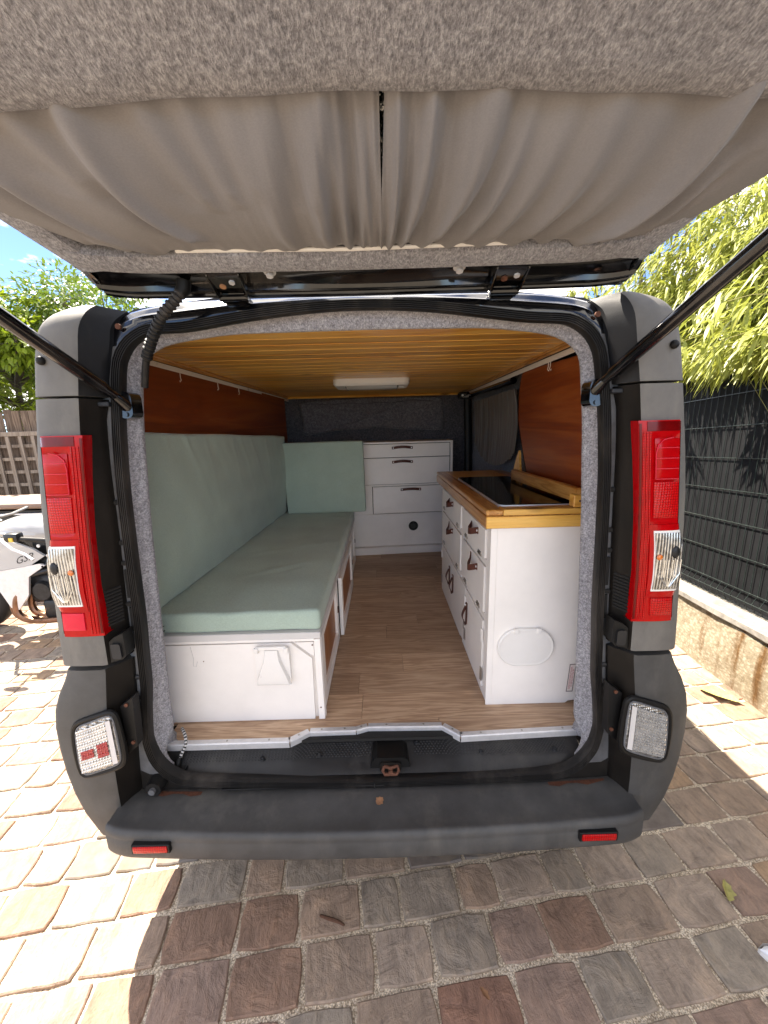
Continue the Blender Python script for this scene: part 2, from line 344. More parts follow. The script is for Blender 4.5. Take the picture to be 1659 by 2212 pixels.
WM = {}
def par(o, p):
    o.parent = p
    if p.name in WM: o.matrix_parent_inverse = Matrix.Translation(WM[p.name]).inverted()
def tag(o, label=None, cat=None, group=None, kind=None):
    for k, v in (('label', label), ('category', cat), ('group', group), ('kind', kind)):
        if v: o[k] = v
    return o
def thing(name, loc, label, cat, group=None):
    e = bpy.data.objects.new(name, None); COL.objects.link(e); e.location = loc; e.empty_display_size = .05
    WM[e.name] = Vector(loc); return tag(e, label, cat, group)
def lerp(a, b, t): return a + (b - a) * t
def interp(tab, z):
    tab = sorted(tab)
    if z <= tab[0][0]: return tab[0][1]
    for (a, va), (b, vb) in zip(tab, tab[1:]):
        if z <= b: return lerp(va, vb, (z - a) / (b - a))
    return tab[-1][1]
def catmull(pts, n, closed=True):
    """resample a smooth curve through 2D/3D pts, evenly by arc length"""
    P = [Vector(p) for p in pts]; m = len(P); dense = []
    for i in range(m if closed else m - 1):
        g = lambda k: P[k % m] if closed else P[min(max(k, 0), m - 1)]
        a, b, c, d = g(i - 1), g(i), g(i + 1), g(i + 2)
        for k in range(14):
            t = k / 14
            dense.append(.5 * ((2 * b) + (c - a) * t + (2 * a - 5 * b + 4 * c - d) * t * t + (3 * b - a - 3 * c + d) * t ** 3))
    dense.append(P[0] if closed else P[-1])
    L = [0]
    for a, b in zip(dense, dense[1:]): L.append(L[-1] + (b - a).length)
    out = []; j = 0
    for k in range(n):
        d = L[-1] * k / (n if closed else n - 1)
        while j < len(L) - 2 and L[j + 1] < d: j += 1
        t = (d - L[j]) / max(1e-9, L[j + 1] - L[j]); out.append(dense[j].lerp(dense[j + 1], min(1, t)))
    return out
def rrect(x0, x1, z0, z1, r, n=5):
    out = []
    for cx, cz, a0 in ((x1 - r, z1 - r, 0), (x0 + r, z1 - r, 90), (x0 + r, z0 + r, 180), (x1 - r, z0 + r, 270)):
        for k in range(n + 1):
            a = R(a0 + 90 * k / n); out.append((cx + r * math.cos(a), cz + r * math.sin(a)))
    return out

# ------------------------------------------------------------------ ground and paving
def in_view(p, margin=.12):
    d = Vector(p) - cam.location if False else Vector(p) - Vector((.05, -1.035, 1.58))
    z = d.dot(f_)
    if z < .05: return None
    u, v = .5 + 830 / 1659 * d.dot(rr) / z, .5 - 830 / 2212 * d.dot(uu) / z
    return (u, v, z) if -margin < u < 1 + margin and -margin < v < 1 + margin else None

g = MB(); n_ = 60
g.add([(-60, -40, -.03), (60, -40, -.03), (60, 90, -.03), (-60, 90, -.03)], [(0, 1, 2, 3)])
ground = tag(g.build('ground', plain('far_ground', (.22, .19, .15), .95, var=.3, vs=2)), kind='structure')
jb = MB(); rows = []
for i in range(141):
    rows.append([(-5.5 + i * .06, -1.3 + j * .06, -.0035 + .0022 * math.sin(i * 2.1 + j * .7) * math.sin(j * 1.7)) for j in range(120)])
jb.grid(rows); paving = tag(jb.build('paving', M['gravel']), kind='structure')

def stone_mesh(k, L, W):
    rnd = random.Random(100 + k); bm = MB(); pts = []
    hx, hy = L / 2 - .0045, W / 2 - rnd.uniform(.0045, .0075)
    for (a, b) in ((-1, -1), (-.33, -1), (.36, -1), (1, -1), (1, -.3), (1, .34), (1, 1), (.3, 1), (-.4, 1), (-1, 1), (-1, .38), (-1, -.35)):
        co = abs(a) == 1 and abs(b) == 1; j = .0026 if not co else .004
        q = .955 if co else 1
        pts.append((a * hx * q + rnd.uniform(-j, j), b * hy * q + rnd.uniform(-j, j)))
    n = len(pts); top = .004; rise = [rnd.uniform(-.0015, .0015) for _ in pts]
    r0 = [(x, y, -.03) for x, y in pts]; r1 = [(x, y, top - .0035 + rise[i]) for i, (x, y) in enumerate(pts)]
    r2 = [(x * (1 - .0035 / hx), y * (1 - .0035 / hy), top + rise[i]) for i, (x, y) in enumerate(pts)]
    bm.grid([r0, r1, r2], 0, False, True); o = len(bm.v)
    bm.v.append((rnd.uniform(-.02, .02), rnd.uniform(-.02, .02), top + rnd.uniform(-.001, .003)))
    for i in range(n): bm.f.append((2 * n + i, 2 * n + (i + 1) % n, o)); bm.mi.append(0)
    return bm
RW = .1465; ang = R(6.9); ca, sa = math.cos(ang), math.sin(ang)
lens_ = [.135, .175, .195, .205, .215, .23]
protos = [(L, v_, stone_mesh(i * 3 + v_, L, RW)) for i, L in enumerate(lens_) for v_ in range(3)]
pm = {}
cands = []
rs = random.Random(5)
for row in range(-10, 46):
    x = -7 + rs.uniform(0, .2)
    while x < 3.2:
        L = rs.choice(lens_); cx = x + L / 2; x += L + rs.uniform(-.002, .003)
        cy = (row + .5) * RW + .038
        wx, wy = cx * ca - cy * sa, cx * sa + cy * ca
        if wx > 2.32 or wy > 5.2 or wx < -5.4: continue
        if abs(wx) < .6 and wy > .5: continue            # under the van, nothing of it shows
        iv = in_view((wx, wy, 0), .06)
        hidden = iv and (iv[1] < .845 and .12 < iv[0] < .86 and wy > .12)
        cands.append((wx, wy, L, rs.randrange(3), iv[2] if iv and not hidden else 99, rs.uniform(-.006, .006), rs.uniform(-.007, .007), rs.uniform(-.007, .007), rs.uniform(-.002, .002)))
cands.sort(key=lambda c: c[4])
rest = MB()
for i, (wx, wy, L, v_, z, da, tx, ty, dz) in enumerate(cands):
    pr = next(p for p in protos if p[0] == L and p[1] == v_)
    if i < 296 and z < 90:
        if (L, v_) not in pm: pm[(L, v_)] = pr[2].mesh('stone', M['stone'], True, 22)
        o = bpy.data.objects.new('stone', pm[(L, v_)]); COL.objects.link(o); o.parent = paving
        o.location = (wx, wy, dz); o.rotation_euler = (tx, ty, ang + da + (math.pi if i % 2 else 0))
    else:
        Mx = Matrix.Translation((wx, wy, dz)) @ Matrix.Rotation(ang + da, 4, 'Z')
        rest.add([Mx @ Vector(p) for p in pr[2].v], pr[2].f)
far_stone = NB('far_sandstone', .85, 0, .3)
_v = far_stone.coords(); _vo = far_stone.n('TexVoronoi'); _vo.inputs['Scale'].default_value = 6.5; far_stone.l(_v, _vo.inputs['Vector'])
_s = far_stone.n('SeparateColor'); far_stone.l(_vo.outputs['Color'], _s.inputs[0])
_n = far_stone.noise(_v, 14, 6, .65)
far_stone.col(far_stone.mix(.5, far_stone.ramp(_s.outputs[0], [(.1, (.17, .15, .135)), (.5, (.215, .165, .135)), (.9, (.25, .195, .14))]), far_stone.ramp(_n, [(.3, (.10, .085, .075)), (.7, (.30, .26, .22))]))).bump(_n, .5, .01)
rest.build('stone_field', far_stone.m, paving, kind='stuff')

# ------------------------------------------------------------------ the van
van = thing('camper_van', (0, 1, 0), 'dark grey panel van seen from behind with its tailgate raised open and camper fittings inside', 'van')
OUT = [(0, 0.440), (0.35, 0.445), (0.58, 0.455), (0.655, 0.482), (0.69, 0.52), (0.712, 0.56), (0.7215, 0.606), (0.724, 0.648), (0.7125, 0.748), (0.701, 0.826), (0.693, 0.939), (0.685, 1.047), (0.68, 1.175), (0.674, 1.32), (0.667, 1.444), (0.659, 1.533), (0.649, 1.62), (0.636, 1.7), (0.625, 1.755), (0.611, 1.786), (0.59, 1.812), (0.567, 1.829), (0.54, 1.842), (0.51, 1.848), (0.43, 1.853), (0.352, 1.862), (0.2, 1.881), (0.055, 1.89), (-0.1, 1.888), (-0.277, 1.872), (-0.43, 1.851), (-0.51, 1.848), (-0.54, 1.842), (-0.567, 1.829), (-0.59, 1.812), (-0.611, 1.786), (-0.625, 1.755), (-0.636, 1.7), (-0.649, 1.62), (-0.659, 1.533), (-0.667, 1.444), (-0.674, 1.32), (-0.68, 1.175), (-0.685, 1.047), (-0.693, 0.939), (-0.701, 0.826), (-0.7125, 0.748), (-0.724, 0.648), (-0.7215, 0.606), (-0.712, 0.56), (-0.69, 0.52), (-0.655, 0.487), (-0.59, 0.466), (-0.35, 0.450)]
NL = 240
LO = [Vector((p[0], p[1])) for p in catmull(OUT, NL)]
def normals(L):
    out = []
    for i in range(len(L)):
        t = (L[(i + 1) % len(L)] - L[i - 1]).normalized(); out.append(Vector((-t.y, t.x)))   # points inwards (counter-clockwise loop)
    return out
NO = normals(LO)
def loopstrip(mb, prof, mi=0, sel=None, closed=True):
    """prof: list of (inward offset, y)"""
    idx = range(NL) if sel is None else sel
    rows = [[(LO[i].x + NO[i].x * d, y, LO[i].y + NO[i].y * d) for i in idx] for d, y in prof]
    mb.grid(rows, mi, False, sel is None)
# --- ribbed rubber door seal
s = MB(); pr = [(-.001, .012)]
for k in range(5):
    d0 = .0 + k * .0040
    pr += [(d0 + .0004, -.004 + .0012 * k), (d0 + .0014, -.0085 + .0014 * k), (d0 + .0028, -.0085 + .0014 * k), (d0 + .0037, -.0035 + .0012 * k)]
pr += [(.0205, .004), (.0215, .010), (.018, .03)]
loopstrip(s, pr); seal = s.build('door_seal', M['rubber'], van, True, 30)
s = MB(); s.box(-.004, .0, -.0105, .0, .441, .462); s.build('seal_joint', M['shut'], seal)
# --- carpet surround of the opening (side and top; the sill is separate)
def side_sel():
    a = [i for i in range(NL) if LO[i].y > .50 or abs(LO[i].x) > .70]
    k = next(j for j in range(len(a)) if a[j] - a[j - 1] > 1 or j == 0)
    return a[k:] + a[:k]
SEL = [i for i in range(NL) if not (LO[i].y < .49)]
# the loop starts at the sill centre so SEL is already one run from right foot to left foot
INNER = [(0.725, 0.53), (0.69, 0.583), (0.669, 0.62), (0.664, 0.66), (0.662, 0.75), (0.654, 0.9), (0.651, 0.975), (0.642, 1.135), (0.633, 1.315), (0.622, 1.465), (0.613, 1.587), (0.603, 1.67), (0.596, 1.73), (0.586, 1.76), (0.566, 1.783), (0.54, 1.799), (0.512, 1.81), (0.465, 1.819), (0.4, 1.827), (0.33, 1.833), (0.2, 1.835), (0.05, 1.836), (-0.2, 1.835), (-0.33, 1.833), (-0.4, 1.827), (-0.465, 1.819), (-0.512, 1.81), (-0.54, 1.799), (-0.566, 1.783), (-0.586, 1.76), (-0.596, 1.73), (-0.603, 1.67), (-0.613, 1.587), (-0.622, 1.465), (-0.633, 1.315), (-0.642, 1.135), (-0.651, 0.975), (-0.654, 0.9), (-0.662, 0.75), (-0.664, 0.66), (-0.669, 0.62), (-0.69, 0.583), (-0.725, 0.53)]
IN = catmull([(x, z) for x, z in INNER], len(SEL), False)
s = MB(); rows = [[] for _ in range(9)]
for k, i in enumerate(SEL):
    o_ = LO[i] + NO[i] * .017; q = Vector((IN[k].x, IN[k].y)); 
    dirv = (q - o_); wdt = max(dirv.length, .002)
    lump = .004 * math.sin(k * .37) * math.sin(k * .113 + 1)
    for r_i, (t, y) in enumerate(((0, .018), (.10, .040), (.5, .052 + lump), (.86, .056), (.97, .060), (1.0, .068))):
        p = o_ + dirv * t; rows[r_i].append((p.x, y, p.y))
    nd = dirv.normalized()
    for r_i, (dd, y) in enumerate(((.007, .080), (.045, .12), (.115, .20))):
        p = q - nd * dd; rows[6 + r_i].append((p.x, y, p.y))
s.grid(rows); s.build('carpet_surround', M['carpet'], van, True, 60)

# --- outer shell (closed skin that keeps the light out and throws the shadow)
def side_x(z):
    return interp([(.22, .86), (.33, .892), (.5, .932), (.7, .945), (.86, .905), (.93, .876), (1.05, .872), (1.58, .818), (1.68, .798), (1.82, .765), (1.89, .69)], z)
s = MB(); zs = [.24, .33, .5, .7, .86, .95, 1.05, 1.3, 1.58, 1.68, 1.76, 1.82, 1.86, 1.89]
for sg in (-1, 1):
    s.grid([[(sg * (side_x(z) - .002 + .085 * min(1, max(0, y - .03) / .09) * (z > 1.0)), y, z) for z in zs] for y in (.03, .12, .5, 1.6, 3.1, 3.9)])
prof = [(-.678, 1.89), (-.62, 1.917), (-.4, 1.94), (0, 1.95), (.4, 1.94), (.62, 1.917), (.678, 1.89)]
s.grid([[(x * .985, y, z - .03) for x, z in prof] for y in (.07, .12)] + [[(x, y, z) for x, z in prof] for y in (.121, .5, 1.6, 2.6)] + [[(x, 3.3, z - .28) for x, z in prof]] + [[(x * 1.05, 4.4, z - .9) for x, z in prof]])
s.add([(-.85, 3.9, .24), (.85, 3.9, .24), (.71, 3.9, 1.5), (-.71, 3.9, 1.5)], [(0, 1, 2, 3)])
s.add([(-.83, .1, .25), (.83, .1, .25), (.83, 3.9, .25), (-.83, 3.9, .25)], [(0, 1, 2, 3)])
s.build('body_shell', M['darkgrey'], van)
# --- black painted header over the opening, with the roof gutter edge
s = MB(); TOP = [i for i in range(NL) if LO[i].y > 1.70]
rows = []
for (t, y, dz) in ((0, .016, 0), (.22, .012, 0), (.55, .018, 0), (.72, .034, 0), (.9, .040, 0), (1.0, .056, .004), (1.0, .075, .006)):
    row = []
    for i in TOP:
        x = LO[i].x * 1.08; ztop = 1.912 - .05 * (abs(x) / .66) ** 6
        row.append((lerp(LO[i].x, x, t), y, lerp(LO[i].y - .004, max(ztop, LO[i].y + .01), t) + dz))
    rows.append(row)
s.grid(rows); header = s.build('header_panel', M['gloss'], van, True, 40)
for x in (-.60, .60):
    s = MB(); s.disc((x, .01, 1.845), (0, -1, 0), .007, .006); s.build('header_bolt', M['rust'], header)

# --- corner panels: left and right
crease = [(.94, .746), (1.045, .742), (1.3, .722), (1.585, .701), (1.68, .687), (1.76, .672), (1.85, .656), (1.88, .652), (1.892, .645)]
inner_x = [(.33, .765), (.5, .762), (.63, .750), (.71, .735), (.79, .724), (.945, .709), (1.04, .709), (1.177, .700), (1.315, .690), (1.44, .685), (1.535, .680), (1.62, .671), (1.675, .654), (1.72, .645), (1.77, .632), (1.81, .622), (1.855, .617), (1.892, .60)]
def corner_profile(z, sg, lower=False):
    xo = interp([(.33, .900), (.42, .925), (.5, .940), (.58, .949), (.66, .951), (.75, .947), (.81, .933), (.85, .917), (.88, .900), (.905, .888), (.928, .880), (.945, .885), (1.01, .881), (1.11, .873), (1.335, .858), (1.452, .845), (1.55, .828), (1.685, .804), (1.76, .789), (1.817, .773), (1.85, .757), (1.87, .742), (1.882, .722), (1.888, .705), (1.892, .68)], z)
    xc = interp(crease, z); xi = interp(inner_x, z)
    if lower: xc = interp([(.33, .80), (.45, .795), (.6, .787), (.8, .773), (.92, .760)], z)
    rz = .012 + (.03 if lower else 0)
    dyy = 0 if not lower else interp([(.33, .012), (.45, .0), (.8, -.004), (.92, .004)], z)
    capf = max(0, (z - 1.81) / .082); yb = capf ** 2.2 * .055
    pts = [(xo + .004, .16), (xo + .002, .0 + rz), (xo - .003, -.03 + rz * .6), (xo - .012, -.050 + dyy), (xo - .026, -.0585 + dyy), (lerp(xo, xc, .5), -.0615 + dyy), (xc + .006, -.061 + dyy), (xc - .004, -.057 + dyy)]
    ins = [(lerp(xc, xi, .35), -.040 + dyy * .6), (lerp(xc, xi, .75), -.016), (xi, -.002), (xi - .001, .03)]
    return [(sg * x, min(y + yb, .2), z) for x, y in pts], [(sg * x, min(y + yb, .2), z) for x, y in ins]
for sg in (-1, 1):
    def seg(name, zl, mats, lower=False, parent=van, closed_top=False):
        s = MB(); A = [corner_profile(z, sg, lower) for z in zl]
        s.grid([a for a, b in A], 0); s.grid([[a[-1]] + b for a, b in A], 1)
        for e in (0, -1):
            a, b = A[e]; s.add(a + b + [(sg * .70, .16, zl[e])], [tuple(range(len(a) + len(b) + 1))], 0)
        return s.build(name, mats, parent, True, 32)
    capz = [1.676, 1.72, 1.76, 1.79, 1.81, 1.83, 1.845, 1.858, 1.868, 1.876, 1.883, 1.888, 1.892]
    cap = seg('pillar_cap', capz, [M['grey'], M['darkgrey']])
    s = MB(); s.ball((sg * .752, -.064, 1.757), .0105, 0, (1, .8, 1)); s.disc((sg * .752, -.054, 1.755), (0, -1, 0), .0125, .004, 16, 0, .011); s.build('rubber_stop', M['black'], cap)
    trim = seg('pillar_trim', [.945, .98, 1.03, 1.1, 1.2, 1.3, 1.4, 1.5, 1.58, 1.62, 1.670], [M['grey'], M['inner']])
    # vent louvres on the dark face
    for k in range(11):
        z = 1.158 - k * .0100; xc, xi = interp(crease, z), interp(inner_x, z)
        a = Vector((sg * lerp(xc, xi, .30), -.0425, z)); b_ = Vector((sg * lerp(xc, xi, .92), -.0055, z + .002))
        s = MB(); dn = Vector((-sg * .55, -.8, 0)).normalized() * .0025
        s.tube([a + dn, b_ + dn], .0032, 6); s.build('louvre', M['shut'], trim)
    # striker pocket below the vent
    s = MB(); z0 = .985
    pk = [(.700, .958), (.736, .948), (.731, 1.012), (.716, 1.026), (.689, 1.038), (.690, .968)]
    s.prism([(sg * x, z) for x, z in pk], 1, -.052, -.01); pk_o = s.build('striker_pocket', M['black'], van)
    s = MB(); s.prism(rrect(*sorted((sg * .699, sg * .725)), .962, 1.008, .006, 3), 1, -.058, -.05); s.build('pocket_insert', M['darkgrey'], pk_o)
    # lower bumper corner
    low = seg('bumper_corner', [.33, .345, .37, .42, .5, .58, .66, .74, .80, .85, .89, .915, .928], [M['bumper'], M['inner']], True)
    # reversing lamp, set in a recessed frame that wraps the corner
    def lowpt(u, z, off=0):
        """u 0 at the inner edge, 1 at the outer edge of the lamp"""
        x = lerp(.745, .868, u) + .006 * math.sin((z - .56) / .2 * math.pi) * u
        y = -.073 + .004 * u ** 3 + off
        return (sg * x, y, z - .046 * u)
    s = MB(); n1, n2 = 14, 14
    def rr_uv(a, b, r=.12):
        # squash a unit square into a rounded one
        k = 1 - .10 * (abs(2 * a - 1) ** 6) * (abs(2 * b - 1) ** 6); return .5 + (a - .5) * k, .5 + (b - .5) * k
    z_lo, z_hi = .628, .797
    P = [[lowpt(*(lambda t: (t[0], lerp(z_lo, z_hi, t[1])))(rr_uv(i / n1, j / n2)), off=-.006 * (1 - (2 * i / n1 - 1) ** 6) * (1 - (2 * j / n2 - 1) ** 6)) for j in range(n2 + 1)] for i in range(n1 + 1)]
    s.grid(P); rl = s.build('reversing_lamp', M['clear'], van, True, 60)
    def prisms(u0, u1, z0, z1, nu, nz, off, h):
        q = MB()
        for i in range(nu):
            for j in range(nz):
                ua, ub, za, zb = lerp(u0, u1, i / nu), lerp(u0, u1, (i + 1) / nu), lerp(z0, z1, j / nz), lerp(z0, z1, (j + 1) / nz)
                k = [lowpt(ua, za, off), lowpt(ub, za, off), lowpt(ub, zb, off), lowpt(ua, zb, off)]; c_ = lowpt((ua + ub) / 2 + .018 * (-1) ** j, (za + zb) / 2, off - h)
                q.add(k + [c_], [(0, 1, 4), (1, 2, 4), (2, 3, 4), (3, 0, 4)])
        return q
    prisms(.18, .95, z_lo + .012, z_hi - .012, 11, 17, -.0065, .0035).build('prism_relief', M['prism'], rl, False)
    s = MB()
    ring = [P[i][0] for i in range(n1 + 1)] + [P[n1][j] for j in range(1, n2 + 1)] + [P[i][n2] for i in range(n1 - 1, -1, -1)] + [P[0][j] for j in range(n2 - 1, 0, -1)]
    s.tube(ring + [ring[0], ring[1]], .0030, 8, cap=False); s.build('lamp_rim', M['channel'], rl)
    cen = sum((Vector(p) for p in ring), Vector()) / len(ring)
    ring2 = [Vector(p) + (Vector(p) - cen).normalized() * .011 + Vector((0, .005, 0)) for p in ring]
    s = MB(); s.tube(ring2 + [ring2[0], ring2[1]], .008, 8, cap=False); s.build('lamp_surround', M['black'], rl)
    s = MB()
    s.grid([[lowpt(u, z, -.009) for z in (z_lo + .012, lerp(z_lo, z_hi, .5), z_hi - .012)] for u in (.04, .10, .16)]); s.build('lamp_edge', M['white_dim'], rl)
    if sg < 0:
        s = prisms(.19, .46, z_lo + .048, z_lo + .094, 4, 5, -.0098, .003); s2 = prisms(.54, .86, z_lo + .058, z_lo + .088, 5, 3, -.0098, .003); s.add(s2.v, s2.f); s.build('red_element', M['red_soft'], rl, False)
    s = MB(); bp = [(.708, .664), (.737, .640), (.737, .802), (.697, .832)]
    s.prism([(sg * x, z) for x, z in bp], 1, -.050, -.02); bo = s.build('lamp_backplate', M['black'], van)
    for z in (.808, .680):
        s = MB(); s.disc((sg * .717, -.05, z), (0, -1, 0), .0055, .004); s.build('backplate_screw', M['rust'], bo)
    # tail lamp following the pillar
    def lp(u, z, off=0):
        xc, xo = interp([(1.06, .7255), (1.18, .7215), (1.345, .709), (1.48, .696), (1.58, .684)], z), interp([(1.04, .850), (1.11, .843), (1.335, .828), (1.452, .815), (1.59, .799)], z)
        x = lerp(xc, xo, u); bul = .012 * math.exp(-((z - 1.215) / .075) ** 4) * u
        y = -.068 - .004 * math.sin(u * math.pi) + (.030 * max(0, (u - .86) / .14) ** 2)
        return (sg * (x + bul * .9), y + off - bul * .3, z)
    s = MB(); zl = [1.042 + .54 * j / 60 for j in range(61)]; ul = [0, .03, .1, .2, .3, .4, .5, .6, .7, .8, .88, .94, 1.0]
    def front(u, z): 
        f = 0
        if .30 < u < .88 and 1.33 < z < 1.555: f = .004     # recessed middle
        return lp(u, z, f)
    s.grid([[front(u, z) for z in zl] for u in ul])
    s.grid([[lp(1.0, z) for z in zl], [(sg * (interp([(1.03, .872), (1.59, .818)], z)), .0, z) for z in zl]])
    for z in (zl[0], zl[-1]): s.add([lp(u, z) for u in ul] + [(sg * (abs(lp(1, z)[0])), .0, z), (sg * abs(lp(0, z)[0]), .0, z)], [tuple(range(len(ul) + 2))])
    s.grid([[lp(0, z) for z in zl], [(sg * (abs(lp(0, z)[0]) + .004), -.03, z) for z in zl]])
    lamp = s.build('tail_lamp', M['red'], van, True, 40)
    def patch(name, u0, u1, z0, z1, off, mat, bul=0):
        s = MB(); nu, nv = 10, 14
        F = [[lp(lerp(u0, u1, i / nu), lerp(z0, z1, j / nv), off - bul * (1 - (2 * i / nu - 1) ** 4) * (1 - (2 * j / nv - 1) ** 4)) for j in range(nv + 1)] for i in range(nu + 1)]
        s.grid(F)
        rim = [F[i][0] for i in range(nu + 1)] + [F[nu][j] for j in range(1, nv + 1)] + [F[i][nv] for i in range(nu - 1, -1, -1)] + [F[0][j] for j in range(nv - 1, 0, -1)]
        s.grid([rim, [(x, y + .006, z) for x, y, z in rim]], 0, False, True)
        return s.build(name, mat, lamp, True, 50)
    patch('dark_margin', .01, .06, 1.05, 1.575, -.0015, M['red_dark'])
    patch('outer_margin', .90, .985, 1.05, 1.575, -.0015, M['red_dark'])
    for uu_ in (.10, .17, .24):
        s = MB(); s.tube([lp(uu_, 1.05, -.001), lp(uu_, 1.31, -.001), lp(uu_, 1.555, -.001)], .0016, 6); s.build('lens_flute', M['red_prism'], lamp)
    patch('dark_band', .17, .98, 1.556, 1.579, -.0015, M['red_dark'])
    patch('upper_lens', .32, .86, 1.435, 1.538, -.002, M['red'], .002)
    patch('prism_lens', .32, .86, 1.335, 1.428, -.002, M['red_prism'], .002)
    for k in range(4):
        z = 1.437 + k * .026; s = MB(); s.tube([lp(.33 + .5 * q / 4, z, -.005) for q in range(5)], .0011, 6); s.build('lens_rib', M['pink'], lamp)
    s = MB(); s.tube([lp(.33, 1.438, -.005), lp(.33, 1.50, -.005), lp(.38, 1.523, -.005), lp(.50, 1.535, -.005), lp(.70, 1.540, -.005)] if sg > 0 else [lp(.33, 1.438, -.005), lp(.33, 1.50, -.005), lp(.38, 1.523, -.005), lp(.50, 1.535, -.005), lp(.70, 1.540, -.005)], .0012, 6); s.build('lens_rib', M['pink'], lamp)
    patch('indicator_frame', .24, .99, 1.118, 1.318, -.0035, M['red'], .003)
    patch('indicator_rim', .315, .96, 1.134, 1.302, -.0065, M['plas_white'], .002)
    patch('indicator_lens', .335, .94, 1.140, 1.296, -.009, M['flute'], .002)
    for k in range(6):
        s = MB(); u = .40 + k * .085; s.tube([lp(lerp(.62, u, .2), 1.150, -.0115), lp(u, 1.185, -.0118), lp(u + .02, 1.225, -.0118)], .0016, 6); s.build('reflector_rib', M['clear_rib'], lamp)
    s = MB(); c_ = lp(.72, 1.245, -.012); s.ball(c_, .013, 0, (.8, .35, 1.3)); s.build('bulb_shadow', M['engine'], lamp)
    s = MB(); c_ = lp(.40, 1.232, -.012); s.ball(c_, .008, 0, (1, .4, 1)); s.build('amber_bulb', M['amber'], lamp)
    patch('fog_lens', .36, .86, 1.062, 1.112, -.003, M['pink'] if sg < 0 else M['red_prism'], .002)
    # grey body channel between panel and seal, with dark blobs and tubes standing in for shaded clip holes and slots
    s = MB(); zl = [.50 + 1.30 * j / 40 for j in range(41)]
    def ox(z):
        pts = [p for p in LO if p.x * sg > .3 and abs(p.y - z) < .03]; return sum(abs(p.x) for p in pts) / max(1, len(pts))
    s.grid([[(sg * (ox(z) - .004), .006, z), (sg * (ox(z) + .012), .008, z), (sg * (interp(inner_x, z) + .012), .012, z), (sg * (interp(inner_x, z) + .03), .03, z)] for z in zl])
    ch = s.build('door_channel', M['channel'], van)
    for z in (1.40, 1.285, 1.225, 1.10, .86, .79, .72, .65):
        xm = (ox(z) + interp(inner_x, z)) / 2 + .002
        s = MB(); s.ball((sg * xm, .004, z), .0095, 0, (1.1, .35, .8)); s.build('clip_hole', M['shut'] if z > 1 else M['darkgrey'], ch)  # solid dark blob, its colour imitates the shade of a hole
    s = MB(); s.tube([(sg * (ox(1.205) + .010), .0055, 1.205), (sg * (ox(1.12) + .010), .0055, 1.12)], .0045, 6); s.tube([(sg * (ox(1.09) + .010), .0055, 1.09), (sg * (ox(1.015) + .010), .0055, 1.015)], .0045, 6); s.build('channel_slot', M['shut'], ch)
    # hinge-side wedge block near the cap joint
    s = MB(); s.box(*sorted((sg * .640, sg * .668)), -.02, .0, 1.652, 1.664, .002); s.build('striker_block', M['darkgrey'], ch)
    # gas strut
    a = Vector((sg * .612, .018, 1.655)) if sg < 0 else Vector((.612, .018, 1.665))
    b_ = Vector((-.79, -.50, 2.015)) if sg < 0 else Vector((.772, -.43, 1.975))
    d = (b_ - a)
    s = MB(); s.tube([a + d * .02, a + d * .10, a + d * .12, a + d * .96], [.011, .012, .0158, .0158], 14); st = s.build('gas_strut', M['gloss'], van)
    s = MB(); s.tube([a + d * .93, a + d * 1.0], .021, 12); s.ball(b_, .022); s.build('strut_end', M['black'], st)
    s = MB(); s.prism(rrect(*sorted((sg * .596, sg * .632)), 1.622, 1.690, .016, 5), 1, .004, .05); s.tube([a + Vector((0, .02, .004)), a + Vector((0, -.012, 0)), a + d * .06], [.017, .016, .012], 12)
    s.disc((sg * .614, .004, 1.632), (0, -1, 0), .006, .004); s.build('strut_bracket', M['gloss'], st)
# rubber buffer at the left foot of the opening
s = MB(); s.disc((-.705, .02, .475), (0, -1, 0), .030, .045, 20, 0, .024); s.disc((-.705, -.025, .475), (0, -1, 0), .010, .010, 12, 1); s.build('rubber_buffer', [M['rubber'], M['channel']], van)
# rear lower panel below the seal
s = MB(); s.grid([[(x, .012, interp([(.0, .452), (.6, .468), (.74, .52)], abs(x))) for x in [-.76 + .04 * k for k in range(39)]], [(x, .0, .405) for x in [-.76 + .04 * k for k in range(39)]], [(x, -.02, .398) for x in [-.76 + .04 * k for k in range(39)]], [(x, .0, .28) for x in [-.76 + .04 * k for k in range(39)]]])
rp = s.build('rear_panel', M['inner'], van)
s = MB(); s.box(-.50, .03, -.0065, .006, .4435, .4485, .002); s.build('trim_strip', M['black'], rp)
s = MB()
s.disc((.635, .008, .470), (0, -1, 0), .007, .008); s.build('panel_bolt', M['rust'], rp)
for sg in (-1, 1):
    s = MB(); xs = [.56 + .03 * k for k in range(7)]
    s.grid([[(sg * x, -.006, .4405 + .016 * (x / .8) ** 4), (sg * x, -.018 - .006 * math.sin(k * 1.9), .4405 + .016 * (x / .8) ** 4)] for k, x in enumerate(xs)]); s.build('rust_patch', M['rust'], rp)

